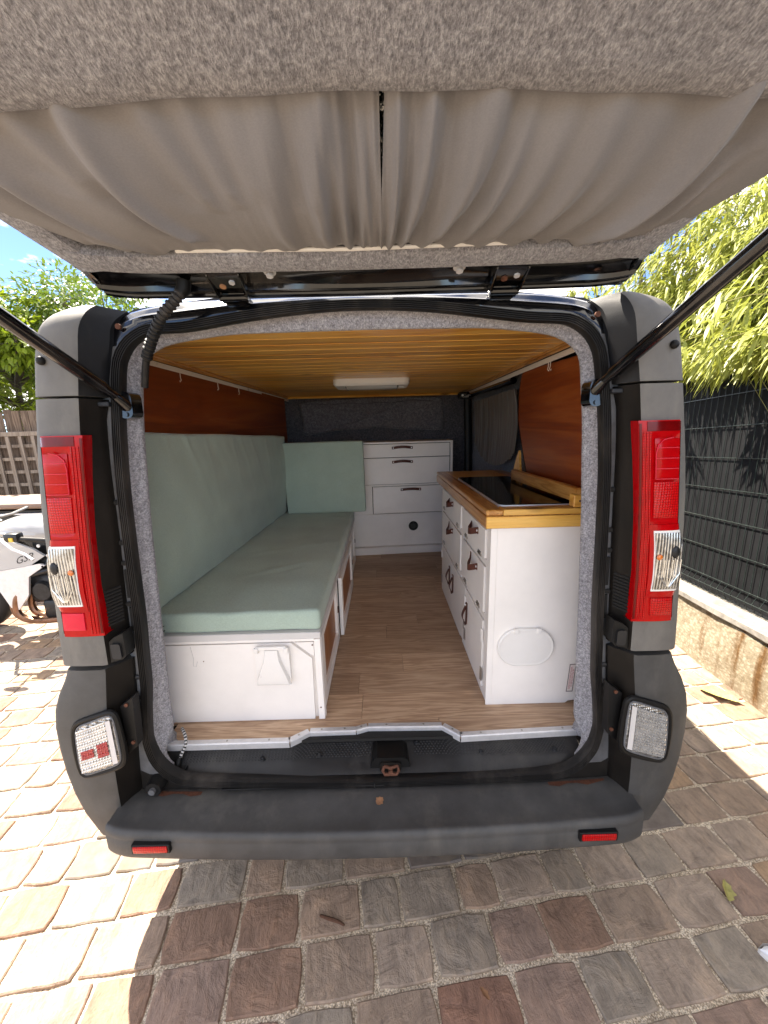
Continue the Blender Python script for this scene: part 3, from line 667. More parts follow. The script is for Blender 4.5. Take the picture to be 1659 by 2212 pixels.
# --- bumper step
s = MB(); NX = 57
def bump_sec(u):
    """section at u (-1..1): rear step edge bows slightly, ends wrap round"""
    x = .800 * u; e = max(0, (abs(u) - .90) / .10); wrap = .016 * e ** 2.2
    yb = -.132 - .010 * (1 - u * u) + wrap; tilt = 0
    zt = .428 - .004 * (1 - abs(u) ** 3) + .018 * abs(u) ** 2; zb = .318 + .02 * abs(u) ** 2
    xs = x
    zk = .438 + .016 * abs(u) ** 4
    return [(xs, .014, zk - .004), (xs, -.004, zk), (xs, -.020, zk), (xs, -.040, lerp(zk, zt, .35)), (xs, yb + .055, lerp(zk, zt, .75)), (xs, yb + .020, zt + .001), (xs, yb + .012, zt + .0035), (xs, yb + .005, zt + .001), (xs, yb + .0, zt - .007), (xs, yb - .002, zt - .020),
            (xs, yb - .0005, zt - .024), (xs, yb - .003, zt - .030), (xs, yb - .003, (zt + zb) / 2 - .02), (xs, yb + .001, zb + .020), (xs, yb + .010, zb + .006), (xs, yb + .03, zb), (xs, .02, zb)]
us = [math.sin((i / (NX - 1) - .5) * math.pi * .98) / math.sin(.49 * math.pi) for i in range(NX)]
S = [bump_sec(u) for u in us]; s.grid(S)
for e in (0, -1): s.add(S[e], [tuple(range(len(S[e])))])
bumper = s.build('bumper', M['bumper'], van, True, 50)
for sg in (-1, 1):
    xa, xb = (sg * .702, sg * .602); z0, z1 = .392, .414
    s = MB(); s.box(*sorted((xa - sg * -.006, xb - sg * .006)), -.150, -.12, z0 - .005, z1 + .004, .002); s.build('reflector_recess', M['black'], bumper)
    s = MB(); s.box(*sorted((xa, xb)), -.153, -.12, z0, z1, .003, 0, 2); s.build('reflector', M['red_prism'], bumper)

# --- sill: black studded plastic, aluminium edge strip, latch striker
STRIP = [(-.722, .080), (-.290, .080), (-.229, .120), (-.066, .122), (-.025, .136), (.238, .131), (.294, .084), (.724, .100)]
s = MB(); rows = []
xs = [-.70 + .014 * k for k in range(101)]
def strip_y(x): return interp([(a, b) for a, b in STRIP], x)
for t, z in ((0, .530), (.02, .512), (.9, .492), (1.0, .487)):
    rows.append([(x, lerp(strip_y(x) + .004, .052, t) if t < .95 else .050, z - .012 * max(0, 1 - abs(x) / .30) ** .5 * (t > .5)) for x in xs])
rows.append([(x, .034, .472) for x in xs]); rows.append([(x, .022, .464 + .02 * (abs(x) / .7) ** 8) for x in xs])
s.grid(rows)
sill = s.build('sill_panel', M['tread'], van, True, 40)
s = MB()
for iy in range(9):
    for ix in range(120):
        x = -.66 + ix * .011 + (iy % 2) * .0055; t = .06 + iy * .095
        if abs(x - .06) < .075: continue
        y = lerp(strip_y(x) + .004, .052, t)
        if strip_y(x) - .052 < .035 and iy % 2: continue
        z = .5125 - .0225 * t; s.add([(x - .003, y - .002, z), (x + .003, y - .002, z), (x + .003, y + .002, z), (x - .003, y + .002, z), (x, y, z + .0035)], [(0, 1, 4), (1, 2, 4), (2, 3, 4), (3, 0, 4)])
st_ = s.build('stud_relief', M['tread'], sill, False, kind='stuff')
for (x, y, z) in ((-.38, .058, .500), (-.19, .070, .500), (.145, .105, .506), (.36, .066, .498), (.61, .066, .500), (.10, .112, .505)):
    s = MB(); s.disc((x, y, z - .004), (0, 0, 1), .0095, .007, 12, 0, .008); s.ball((x, y, z + .003), .0045); s.build('sill_screw', M['darkgrey'], sill)
s = MB(); bx = .052
s.prism([(bx - .075, .448), (bx + .072, .448), (bx + .058, .50), (bx + .045, .512), (bx - .045, .512), (bx - .060, .50)], 1, .036, .118); s.build('latch_housing', M['black'], sill, True, 30)
s = MB(); s.prism(rrect(bx - .036, bx + .034, .455, .500, .012, 4), 1, .028, .040); s.build('latch_plate', M['inner'], sill)
s = MB(); s.tube([(bx - .022, .028, .488), (bx - .026, .020, .478), (bx - .020, .016, .468), (bx + .020, .016, .468), (bx + .026, .020, .478), (bx + .022, .028, .488), (bx, .022, .486), (bx - .022, .028, .488)], .0055, 8); s.disc((bx, .026, .475), (0, -1, 0), .008, .012); s.build('latch_striker', M['rust'], sill)
# aluminium strips, each a piece
for (x0, y0), (x1, y1) in zip(STRIP, STRIP[1:]):
    d = Vector((x1 - x0, y1 - y0, 0)); L = d.length; a = math.atan2(d.y, d.x); g_ = .0008
    b = MB(); b.add([(g_, 0, .523), (L - g_, 0, .523), (L - g_, -.0025, .5225), (g_, -.0025, .5225), (g_, -.0045, .5445), (L - g_, -.0045, .5445), (g_, -.001, .5475), (L - g_, -.001, .5475), (g_, .016, .5475), (L - g_, .016, .5475), (g_, .016, .541), (L - g_, .016, .541), (g_, 0, .541), (L - g_, 0, .541)],
                    [(0, 1, 2, 3), (3, 2, 5, 4), (4, 5, 7, 6), (6, 7, 9, 8), (8, 9, 11, 10), (10, 11, 13, 12)])
    Mx = Matrix.Translation((x0, y0, 0)) @ Matrix.Rotation(a, 4, 'Z'); b.v = [tuple(Mx @ Vector(p)) for p in b.v]
    ed = b.build('edge_strip', M['alu'], van, False)
    for k in range(1 if L < .1 else 2 if L < .3 else 3):
        t = (k + .5) / (1 if L < .1 else 2 if L < .3 else 3); q = Mx @ Vector((L * t, .008, .5475))
        c_ = MB(); c_.disc(q, (0, 0, 1), .0036, .0012, 8); c_.build('screw', M['steel'], ed)

# --- floor of oak planks
s = MB(); s.box(-.80, .80, .13, 2.46, .52, .530); s.box(-.725, .725, .10, .14, .52, .530); fl = s.build('floor', M['shut'], van)
y = .052; k = 0; rnd = random.Random(3)
ends = {0: [.232], 1: [-.05], 2: [-.07, .9], 3: [.12], 4: [-.30, .55], 5: [.05], 6: [.22], 7: [-.1]}
while y < 2.44:
    y1 = min(y + .137, 2.45); cut = [-.80] + [e for e in ends.get(k, [rnd.uniform(-.35, .5)]) if abs(e) < .78] + [.80]
    if k == 0: y1 = .182
    for a, b_ in zip(cut, cut[1:]):
        x0, x1 = a + .0006, b_ - .0006
        s = MB()
        if y1 < .19:   # first row follows the stepped strip
            xs = [max(x0, -.722)] + [p[0] for p in STRIP if max(x0, -.722) < p[0] < min(x1, .724)] + [min(x1, .724)]
            poly = [(x, strip_y(x) + .004) for x in xs] + [(xs[-1], y1 - .0006), (xs[0], y1 - .0006)]
            s.prism(poly, 2, .531, .5405)
        else: s.box(x0, x1, y + .0006, y1 - .0006, .531, .5405 + rnd.uniform(-.0002, .0002))
        s.build('plank', M['oak'], fl, False)
    y = y1; k += 1

# --- ceiling of pine boards
s = MB(); s.add([(-.815, .08, 1.876), (.80, .08, 1.876), (.80, 2.47, 1.876), (-.80, 2.47, 1.876)], [(0, 1, 2, 3)]); cl = s.build('ceiling', M['shut'], van)
y = .10; k = 0
while y < 2.44:
    y1 = min(y + .088, 2.45); xl, xr = -.812 + .055 * (y / 2.4), .745 + .01 * (y / 2.4)
    s = MB(); g_ = .006
    s.grid([[(x, y + .0004, 1.8745), (x, y + .0004, 1.8705), (x, y + g_, 1.8645), (x, y1 - g_, 1.8645), (x, y1 - .0004, 1.8705), (x, y1 - .0004, 1.8745)] for x in (xl, xl + .4, 0, xr - .4, xr)])
    s.build('plank', M['pine'], cl, True, 25); y = y1; k += 1
for (xa, xb, sg) in ((-.803, -.752, -1), (.737, .750, 1)):
    s = MB(); s.tube([(xa, .10, 1.858), (xb, 2.44, 1.858)], .008, 8); s.tube([(xa - sg * .016, .10, 1.862), (xb - sg * .016, 2.44, 1.862)], .005, 8); s.build('bead_trim', M['pine_y'], cl)
s = MB(); s.tube([(-.76, 2.435, 1.856), (.755, 2.435, 1.856)], .010, 8); s.build('bead_trim', M['pine'], cl)
# --- inner walls
s = MB(); s.add([(-.835, .12, .53), (-.80, 2.46, .53), (-.80, 2.46, 1.88), (-.835, .12, 1.88)], [(0, 1, 2, 3)])
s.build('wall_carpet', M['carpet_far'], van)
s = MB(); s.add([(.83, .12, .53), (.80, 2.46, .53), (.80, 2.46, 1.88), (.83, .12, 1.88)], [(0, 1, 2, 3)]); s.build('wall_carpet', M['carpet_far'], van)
s = MB(); s.prism([(.14, 1.40), (2.30, 1.40), (2.30, 1.838), (.14, 1.838)], 0, -.806, -.800); s.v = [(x + .05 * (y / 2.3), y, z) for x, y, z in s.v]; s.build('side_panel', M['ply'], van)
s = MB(); pp = [(.14, 1.22), (.80, 1.22), (.83, 1.34), (.90, 1.45), (.985, 1.60), (.995, 1.74), (.975, 1.80), (.95, 1.835), (.14, 1.805)]
s.prism(pp, 0, .755, .761); s.build('side_panel', M['ply'], van)
for nm, xa, xb in (('left', -.800, -.752), ('right', .742, .756)):
    sg = -1 if xa < 0 else 1
    s = MB(); s.box(-.004, .004, .12, 2.43, 1.826, 1.847, .002); s.v = [(x + lerp(xa, xb, (y - .12) / 2.3), y, z) for x, y, z in s.v]; tr_ = s.build('curtain_track', M['plas_white'], van)
    for yy in ((.66, 1.02, 1.3) if sg < 0 else (.60, .62)):
        xx = lerp(xa, xb, (yy - .12) / 2.3) - sg * .006
        s = MB(); s.tube([(xx, yy, 1.826), (xx, yy, 1.808), (xx - sg * .004, yy - .004, 1.797), (xx, yy - .009, 1.790), (xx + sg * .003, yy - .004, 1.796)], .0016, 6); s.build('track_hook', M['plas_white'], tr_)
# sliding door rail and frame on the right
s = MB(); s.tube([(.765, 1.12, 1.812), (.745, 2.08, 1.812)], .02, 8, flat=.9); s.box(.66, .75, 2.08, 2.13, 1.79, 1.84, .008); sr = s.build('door_rail', M['gloss'], van)
s = MB(); s.disc((.69, 2.08, 1.815), (0, -1, 0), .008, .006); s.build('rail_bolt', M['alu'], sr)
s = MB(); s.tube([(.76, 2.12, .9), (.75, 2.12, 1.5), (.74, 2.12, 1.79)], .03, 8); s.build('door_pillar', M['black'], van)
s = MB(); s.tube([(.764, 1.0, 1.79), (.768, 1.015, 1.60), (.768, .93, 1.44), (.766, .86, 1.345)], .004, 6); s.build('panel_edge_trim', M['black'], van)
# bulkhead with its lumpy carpeted window blank
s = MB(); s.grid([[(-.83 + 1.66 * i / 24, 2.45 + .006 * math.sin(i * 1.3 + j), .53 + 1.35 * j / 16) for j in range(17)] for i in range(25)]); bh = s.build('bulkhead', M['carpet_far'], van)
ol = catmull([(-.652, 1.80), (-.60, 1.812), (-.40, 1.83), (-.1, 1.838), (.2, 1.836), (.5, 1.835), (.585, 1.822), (.592, 1.75), (.59, 1.60), (.57, 1.555), (.4, 1.56), (.2, 1.57), (.05, 1.588), (-.02, 1.594), (-.08, 1.580), (-.3, 1.57), (-.5, 1.548), (-.635, 1.535), (-.628, 1.62), (-.645, 1.72)], 90)
s = MB(); c0 = Vector((-.03, 1.69)); rows = []
for t, y in ((1, 2.445), (1.0, 2.415), (.985, 2.402), (.95, 2.398), (.90, 2.404), (.75, 2.408), (.4, 2.405), (.02, 2.404)):
    rows.append([(c0.x + (p.x - c0.x) * t, y + .004 * math.sin(i * .5) * (t < .97), c0.y + (p.y - c0.y) * t) for i, p in enumerate(ol)])
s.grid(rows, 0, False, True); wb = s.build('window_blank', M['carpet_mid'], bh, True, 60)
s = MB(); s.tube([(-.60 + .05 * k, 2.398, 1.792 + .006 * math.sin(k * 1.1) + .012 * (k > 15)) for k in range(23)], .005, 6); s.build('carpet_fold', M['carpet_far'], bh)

# ------------------------------------------------------------------ tailgate (raised about 17 degrees above level)
TA = R(17); TS = Vector((0, -math.cos(TA), math.sin(TA))); TN = Vector((0, -math.sin(TA), -math.cos(TA))); T0 = Vector((0, .0, 1.905))
def TG(x, s_, n=0): return T0 + TS * s_ + TN * n + Vector((x, 0, 0))
def tw(s_, sg):
    l = interp([(0, .600), (.03, .618), (.08, .612), (.12, .612), (.2, .638), (.28, .662), (.36, .70), (.5, .76), (.7, .785), (1.1, .77), (1.38, .70)], s_)
    r = interp([(0, .652), (.03, .668), (.08, .655), (.12, .655), (.2, .678), (.28, .695), (.36, .730), (.5, .785), (.7, .80), (1.1, .785), (1.38, .71)], s_)
    return -l if sg < 0 else r
ss = [0, .02, .05, .08, .12, .16, .2, .24, .28, .32, .36, .40, .45, .5, .6, .7, .85, 1.0, 1.15, 1.30, 1.38]
def crown(t): return .035 * (1 - abs(2 * t - 1) ** 4)
s = MB()
U = [i / 24 for i in range(25)]
ring_n = lambda q: -.055 if q > .02 else -.03
rows = [[TG(lerp(tw(q, -1), tw(q, 1), u), q, -.05 - crown(u) * .6) for u in U] for q in ss]; s.grid(rows)
s.grid([[TG(tw(q, -1) + dx, q, n) for q in ss] for dx, n in ((0, -.05), (-.004, -.03), (.004, -.008), (.02, -.002), (.03, .002))])
s.grid([[TG(tw(q, 1) - dx, q, n) for q in ss] for dx, n in ((0, -.05), (-.004, -.03), (.004, -.008), (.02, -.002), (.03, .002))])
s.grid([[TG(lerp(tw(0, -1), tw(0, 1), u), q, n - crown(u) * .6 * (n < -.01)) for u in U] for q, n in ((0, -.05), (-.004, -.03), (.0, -.004))])
s.grid([[TG(lerp(tw(1.38, -1), tw(1.38, 1), u), q, n - crown(u) * .6 * (n < -.01)) for u in U] for q, n in ((1.38, -.05), (1.39, -.01), (1.37, .06))])
tg = s.build('tailgate', M['gloss'], van, True, 40)
# black stepped flange at the hinge end
s = MB(); prf = [(.0, -.004), (.004, .001), (.014, .0015), (.017, -.004), (.024, -.004), (.028, .003), (.036, .004), (.041, -.006), (.060, -.010), (.085, -.006), (.100, .004), (.110, .008)]
xs = [(-.596 + 1.24 * i / 60) for i in range(61)]
rows = []
for q, n in prf:
    row = []
    for x in xs:
        e = max(0, (abs(x - .022) - .52) / .10); bow = .010 * (1 - (abs(x) / .65) ** 2)
        row.append(TG(x, q - bow + .0 + e ** 2 * .02, n + .004 * math.sin(x * 9 + q * 30) * (.04 < q < .09) + .004 * e))
    rows.append(row)
s.grid(rows); fg = s.build('hinge_flange', M['gloss'], tg, True, 30)
s = MB()
for x in (-.19, .235):
    p = TG(x, .082, .0); s.disc(p - TN * .004, TN, .014, .006, 14); s.disc(p, TN, .0085, .012, 6)
s.build('flange_bolt', M['alu'], fg)
for x in (-.295, .355):
    hb = MB()
    a, b_ = TG(x, .086, .006), TG(x, .02, .012)
    for dx in (-.034, .034):
        pl_ = [TG(x + dx, .092, -.002), TG(x + dx, .085, .010), TG(x + dx, .03, .018), TG(x + dx * .8, .0, .020), TG(x + dx * .8, -.012, .012), TG(x + dx, .01, .002)]
        q = [p + Vector((.003 if dx > 0 else -.003, 0, 0)) for p in pl_]; n = len(pl_)
        hb.add(pl_ + q, [tuple(range(n)), tuple(range(n, 2 * n))[::-1]] + [(i, (i + 1) % n, n + (i + 1) % n, n + i) for i in range(n)])
    hb.grid([[TG(x + dx, q, n) for dx in (-.036, -.012, .012, .036)] for q, n in ((.095, .004), (.080, .009), (.045, .011), (.040, .004))])
    hb.tube([TG(x - .034, .014, .014), TG(x + .034, .014, .014)], .008, 10)
    hb.box(x - .028, x + .028, -.002, .05, 1.884, 1.905, .003)
    hg = hb.build('hinge', M['gloss'], tg, True, 30)
    s = MB()
    if x < 0: s.disc(TG(x - .012, .052, .010), TN, .0075, .003, 14); s.build('hinge_bolt', M['leaf_dry'], hg)
    else: s.disc(TG(x - .012, .056, .010), TN, .008, .004, 6); s.build('hinge_bolt', M['rust'], hg)
    s = MB(); s.disc(TG(x + .014, .065, .010), TN, .007, .004, 6); s.build('hinge_nut', M['alu'], hg)
# carpet frame round the window: hinge-side band, side bands
s = MB(); U2 = [i / 40 for i in range(41)]
def band_edge(x): return .104 - .010 * (1 - (abs(x) / .65) ** 2) + .016 * max(0, (abs(x - .02) - .45) / .15) ** 2
rows = []
for t, n in ((0, .004), (.04, .012), (.5, .017), (.95, .014), (1.0, .004), (1.02, -.03)):
    row = []
    for u in U2:
        x = lerp(-.575, .612, u); q0 = band_edge(x); q1 = .156 - .006 * (1 - (abs(x) / .6) ** 2)
        row.append(TG(x, lerp(q0, q1 + .02 * max(0, (abs(x - .02) - .45) / .15) ** 2, t), n))
    rows.append(row)
s.grid(rows)
for sg in (-1, 1):
    sq = [.112, .125, .14, .16, .2, .24, .28, .32, .36, .40, .46]
    s.grid([[TG(tw(q, sg) - sg * (.022 + w_), q, n) for q in sq] for w_, n in ((-.012, .002), (.0, .010), (.025, .014), (.055, .012), (.062, .0), (.064, -.03))])
s.build('window_lining', M['carpet'], tg, True, 50)
# big carpeted lower panel of the door, nearer the camera than the window
s = MB(); sq = [.405, .409, .416, .43, .46, .55, .7, .9, 1.1, 1.28, 1.34, 1.36]; nn = [-.02, .010, .022, .028, .031, .036, .04, .042, .04, .034, .02, -.02]
def lip(x): return .022 - .020 * (abs(x - .03) / .55) ** 2
s.grid([[TG(lerp(tw(q, -1) + .03, tw(q, 1) - .03, u), q + lip(lerp(-.7, .73, u)) * (q < .5), n - .035 * abs(2 * u - 1) ** 12 + .002 * math.sin(u * 40 + q * 9)) for u in U2] for q, n in zip(sq, nn)])
s.build('lower_lining', M['carpet'], tg, True, 60)
# foil insulation behind the curtains, white curtain rail
s = MB(); rf = random.Random(2)
s.grid([[TG(-.64 + 1.32 * i / 60, .10 + .38 * j / 40, -.030 + rf.uniform(-.004, .004)) for j in range(41)] for i in range(61)]); s.build('foil_blind', M['foil'], tg, False)
s = MB(); s.tube([TG(-.36, .156, .006), TG(0, .152, .008), TG(.34, .156, .006)], .0042, 8); s.build('curtain_rail', M['plas_white'], tg)
# corrugated cable gaiter from roof to tailgate
gp = catmull([(-.40, -.052, 1.905), (-.418, -.062, 1.880), (-.455, -.060, 1.845), (-.50, -.035, 1.800), (-.535, -.010, 1.755), (-.558, .01, 1.70)], 120, False)
s = MB(); s.tube(gp, [(.0105 + .0028 * (math.sin(i * 1.35) > -.1)) if i < 88 else .0085 for i in range(120)], 12); s.build('cable_gaiter', M['rubber'], tg, True, 30)
s = MB(); s.tube([gp[0] + Vector((.004, .0, .02)), gp[0], gp[6]], [.016, .016, .013], 12); s.build('gaiter_plug', M['black'], tg)

# ------------------------------------------------------------------ curtains on the tailgate window
def hcurtain(sg, label, folds, seed):
    nu, nv = 260, 84; s = MB(); rows = []; rnd = random.Random(seed)
    x0 = .0595 if sg > 0 else .0605; rip = [rnd.uniform(0, 6.28) for _ in range(6)]
    for i in range(nu + 1):
        u = i / nu; row = []
        for j in range(nv + 1):
            v = j / nv
            xe0 = .600 if sg > 0 else .590; xe1 = .725 if sg > 0 else .80
            xa = x0 + sg * (.013 if sg > 0 else .003) * max(0, v - .42) ** 1.1
            edge = lerp(xe0, xe1, v) + .035 * math.sin(math.pi * min(1, v * 1.0)) * (.8 if sg > 0 else .6)
            x = xa + sg * ((u ** 1.08) * (edge - abs(x0) * sg * .5))
            rx = abs(x - x0)
            q = .158 - .006 * (1 - (abs(x) / .6) ** 2) + .022 * max(0, (rx - .44) / .14) ** 2 + v * .285
            sag = .034 * math.sin(math.pi * min(1, v * 1.0)) ** .8 * (1 - .55 * (rx / .66) ** 3) + .006
            h = 0
            for (xb, xt, curve, dep, wd, v0, v1, asym) in folds:
                xf = lerp(xb, xt, v) + curve * math.sin(math.pi * v)
                wv = wd * (.6 + .7 * v); d = (rx - xf) / wv
                fade = min(1, max(0, (v - v0) / .12 + (v0 <= 0))) * min(1, max(0, (v1 - v) / .2 + (v1 >= 1)))
                h += dep * fade * (.3 + .7 * min(1, v / .22)) * (math.exp(-d * d) - .75 * math.exp(-((d - asym) / 1.25) ** 2))
            gth = math.exp(-rx / .075)
            h += .0026 * gth * (math.sin(rx * 270 + 2.2 * math.sin(v * 3 + rip[0]) + rip[1]) + .4 * math.sin(rx * 510 + rip[2]))
            h += .0007 * math.exp(-v / .08) * (math.sin(rx * 160 + rip[3]) + .6 * math.sin(rx * 260 + rip[4])) * (1 - gth)
            h += .0016 * math.sin(rx * 24 + v * 2.5 + rip[5])
            if v < .03: q -= .004 * math.sin(rx * 95 + rip[2])
            row.append(TG(x, q, sag + h * 1.3))
        rows.append(row)
    s.grid(rows)
    return tag(s.build('tailgate_curtain', M['curtain'], None, True, 180), label, 'curtain', 'curtains across the tailgate window')
# fold: x at the rail, x at the far edge, bow, depth, width, visible from v0 to v1, asymmetry
hcurtain(-1, 'taupe curtain left of the gathered gap on the raised tailgate, stretched almost smooth', [
    (.035, .03, .0, .009, .010, -.1, 1.1, 1.7), (.065, .055, .004, .010, .012, -.1, 1.1, -1.8), (.10, .082, .012, .011, .016, -.1, 1.1, -1.8), (.17, .15, .02, .007, .022, -.1, 1.1, -1.7),
    (.30, .43, .045, .016, .020, .12, 1.1, 1.7), (.25, .33, .0, .007, .020, .42, 1.1, 1.6), (.22, .27, .0, .006, .016, .45, 1.1, 1.6), (.19, .215, .0, .005, .014, .5, 1.1, 1.6),
    (.40, .52, .0, .008, .024, .5, 1.1, 1.7), (.46, .60, .06, .014, .026, -.1, .75, 1.6), (.12, .115, .0, .005, .012, .4, 1.1, 1.6)], 4)
hcurtain(1, 'taupe curtain right of the gathered gap on the raised tailgate, pulled into long slanting folds', [
    (.018, .03, .0, .009, .010, -.1, 1.1, 1.7), (.04, .075, .006, .013, .014, -.1, 1.1, 1.6), (.082, .16, .015, .013, .017, -.1, 1.1, 1.7), (.14, .205, .018, .010, .018, -.1, 1.1, 1.7),
    (.20, .26, .015, .008, .022, -.1, 1.1, 1.7), (.27, .325, .02, .011, .024, -.1, 1.1, 1.7), (.33, .385, .02, .008, .026, .0, 1.1, 1.7), (.40, .50, .035, .024, .022, -.1, 1.1, 1.5), (.45, .53, .03, .014, .016, -.1, .8, 1.5), (.50, .565, .02, .010, .013, -.1, .6, 1.6), (.11, .18, .01, .005, .010, .3, 1.1, 1.6)], 9)

# ------------------------------------------------------------------ furniture
bench = thing('bench_box', (-.47, 1.0, .541), 'long low white bench box under the green seat cushion', 'bench')
W = M['white']
s = MB(); s.box(-.79, -.207, .215, 1.95, .5415, .866); s.build('carcass', M['shut'], bench)
s = MB(); s.prism([(-.755, .5425), (-.220, .5425), (-.216, .790), (-.288, .853), (-.755, .853)], 1, .186, .2); s.build('end_panel', W, bench, False)
s = MB(); s.box(-.76, -.182, .200, .214, .5415, .866); s.box(-.76, -.205, .1865, .1995, .857, .867, .001); s.build('end_frame', W, bench)
s = MB(); s.prism([(-.208, .797), (-.208, .853), (-.274, .853)], 1, .188, .1995); s.build('corner_gusset', W, bench, False)
s = MB(); s.box(-.206, -.183, .184, .199, .5415, .866, .0015); s.build('corner_post', W, bench)
s = MB(); s.box(-.79, -.181, .184, 1.95, .8675, .892, .002); s.build('top_board', M['white_dim'], bench)
s = MB(); s.disc((-.196, .184, .592), (0, -1, 0), .003, .001, 8); s.disc((-.212, .1875, .842), (0, -1, 0), .003, .001, 8); s.disc((-.60, .186, .79), (0, -1, 0), .002, .001, 8); s.build('screw_cap', M['rust'], bench)
s = MB(); s.tube([(-.640, .1855, .850), (-.634, .1855, .80), (-.638, .1855, .772), (-.628, .1855, .770), (-.622, .1855, .79)], .0009, 5); s.build('paint_drip', M['pink'] if False else M['white_dim'], bench)
# inlet flap
s = MB(); s.prism(rrect(-.412, -.292, .712, .845, .010, 4), 1, .170, .186); ff = s.build('inlet_flap', M['plas_white'], bench)
s = MB(); fz = [(.705, .162), (.712, .156), (.73, .154), (.80, .157), (.838, .164)]
wl = [(.705, .058), (.712, .056), (.73, .052), (.80, .026), (.838, .020)]
s.grid([[(-.352 + m * interp(wl, z), y, z) for z, y in fz] for m in (-1, -.6, 0, .6, 1)])
s.grid([[(-.352 - interp(wl, z), y, z) for z, y in fz], [(-.352 - interp(wl, z) - .004, .170, z) for z, y in fz]]); s.grid([[(-.352 + interp(wl, z), y, z) for z, y in fz], [(-.352 + interp(wl, z) + .004, .170, z) for z, y in fz]])
s.build('flap_lid', M['plas_white'], ff, True, 30)
s = MB(); s.box(-.405, -.300, .164, .172, .838, .852, .002); s.box(-.412, -.396, .160, .17, .828, .848, .002); s.box(-.308, -.292, .160, .17, .828, .848, .002); s.build('flap_hinge', M['plas_white'], ff)
# bench front: three doors facing the aisle
for k, (y0, y1, dx) in enumerate(((.24, .74, 0), (.76, 1.42, .020), (1.44, 1.92, .004))):
    x = -.203 + dx; z0, z1 = .548, .858; fr = .05
    s = MB(); s.box(x - .002, x + .016, y0, y1, z0, z0 + fr, .0015); s.box(x - .002, x + .016, y0, y1, z1 - fr * .7, z1, .0015); s.box(x - .002, x + .016, y0, y0 + fr, z0 + fr + .0005, z1 - fr * .7 - .0005, .0015); s.box(x - .002, x + .016, y1 - fr, y1, z0 + fr + .0005, z1 - fr * .7 - .0005, .0015)
    d_ = s.build('door', W, bench)
    s = MB(); s.box(x - .004, x + .003, y0 + fr - .005, y1 - fr + .005, z0 + fr - .005, z1 - fr * .7 + .005); s.build('door_panel', M['ply2'] if k < 2 else W, d_)
    s = MB(); s.box(x + .012, x + .02, y1 - fr * .8, y1 - fr * .4, .70, .73, .002); s.build('catch', M['leather'], d_)
s = MB(); s.box(-.205, -.188, .200, .238, .5415, .866, .001); s.build('front_stile', W, bench)

def softbox(name, c, mat, label, cat, x0, x1, y0, y1, z0, z1, r, disp, n=(30, 60, 16), group=None, ang=None):
    """foam cushion with eased edges; disp(p, face normal) gives wrinkles"""
    s = MB(); nx, ny, nz = n; ctr = Vector(((x0 + x1) / 2, (y0 + y1) / 2, (z0 + z1) / 2)); h = Vector(((x1 - x0) / 2, (y1 - y0) / 2, (z1 - z0) / 2))
    def P(a, b, c_):
        p = Vector((a * h.x, b * h.y, c_ * h.z)); q = Vector([max(-(h[i] - r), min(h[i] - r, p[i])) for i in range(3)]); d = p - q
        if d.length > 1e-9: nrm = d.normalized(); p = q + nrm * r
        else: nrm = Vector((0, 0, 1))
        w_ = ctr + p
        return w_ + disp(w_, nrm)
    rm = lambda i, n_: math.sin((i / n_ - .5) * math.pi * .96) / math.sin(.48 * math.pi)
    X = [rm(i, nx) for i in range(nx + 1)]; Y = [rm(i, ny) for i in range(ny + 1)]; Z = [rm(i, nz) for i in range(nz + 1)]
    for e in (-1, 1):
        s.grid([[P(a, b, e) for b in Y] for a in X]); s.grid([[P(a, e, c_) for c_ in Z] for a in X]); s.grid([[P(e, b, c_) for c_ in Z] for b in Y])
    me = s.mesh(name, mat, True, 180); bm = bmesh.new(); bm.from_mesh(me); bmesh.ops.remove_doubles(bm, verts=bm.verts[:], dist=1e-5); bmesh.ops.recalc_face_normals(bm, faces=bm.faces[:])
    bm.to_mesh(me); bm.free(); me.polygons.foreach_set('use_smooth', [True] * len(me.polygons)); me.update()
    o = bpy.data.objects.new(name, me); COL.objects.link(o); return tag(o, label, cat, group)
def wr(p, k=1):
    return .0012 * k * (math.sin(p.x * 31 + p.y * 7) + math.sin(p.y * 23 + p.z * 17) + math.sin(p.z * 37 + p.x * 11))
def d_seat(p, n):
    dz = 0
    for (cx, cy, a, L, w_, dp) in ((-.44, .62, .5, .11, .010, .006), (-.41, .66, .45, .10, .010, .005), (-.36, .60, .7, .06, .008, .004), (-.30, 1.0, .3, .09, .010, .005), (-.24, 1.62, .2, .10, .012, .008), (-.52, .9, .4, .12, .02, .003)):
        u = (p.x - cx) * math.cos(a) + (p.y - cy) * math.sin(a); v = -(p.x - cx) * math.sin(a) + (p.y - cy) * math.cos(a)
        dz += 1.7 * dp * math.exp(-(u / L) ** 2 - (v / w_) ** 2) - dp * .6 * math.exp(-(u / L) ** 2 - ((v - w_ * 1.6) / w_) ** 2)
    return Vector((0, 0, (wr(p) + dz) * (n.z > .5))) + n * wr(p, .6)
softbox('seat_cushion', 0, M['green'], 'long sage green seat cushion lying flat on the white bench box', 'cushion', -.785, -.181, .196, 1.93, .8935, .966, .014, d_seat, (40, 110, 10), 'sage green cushions')
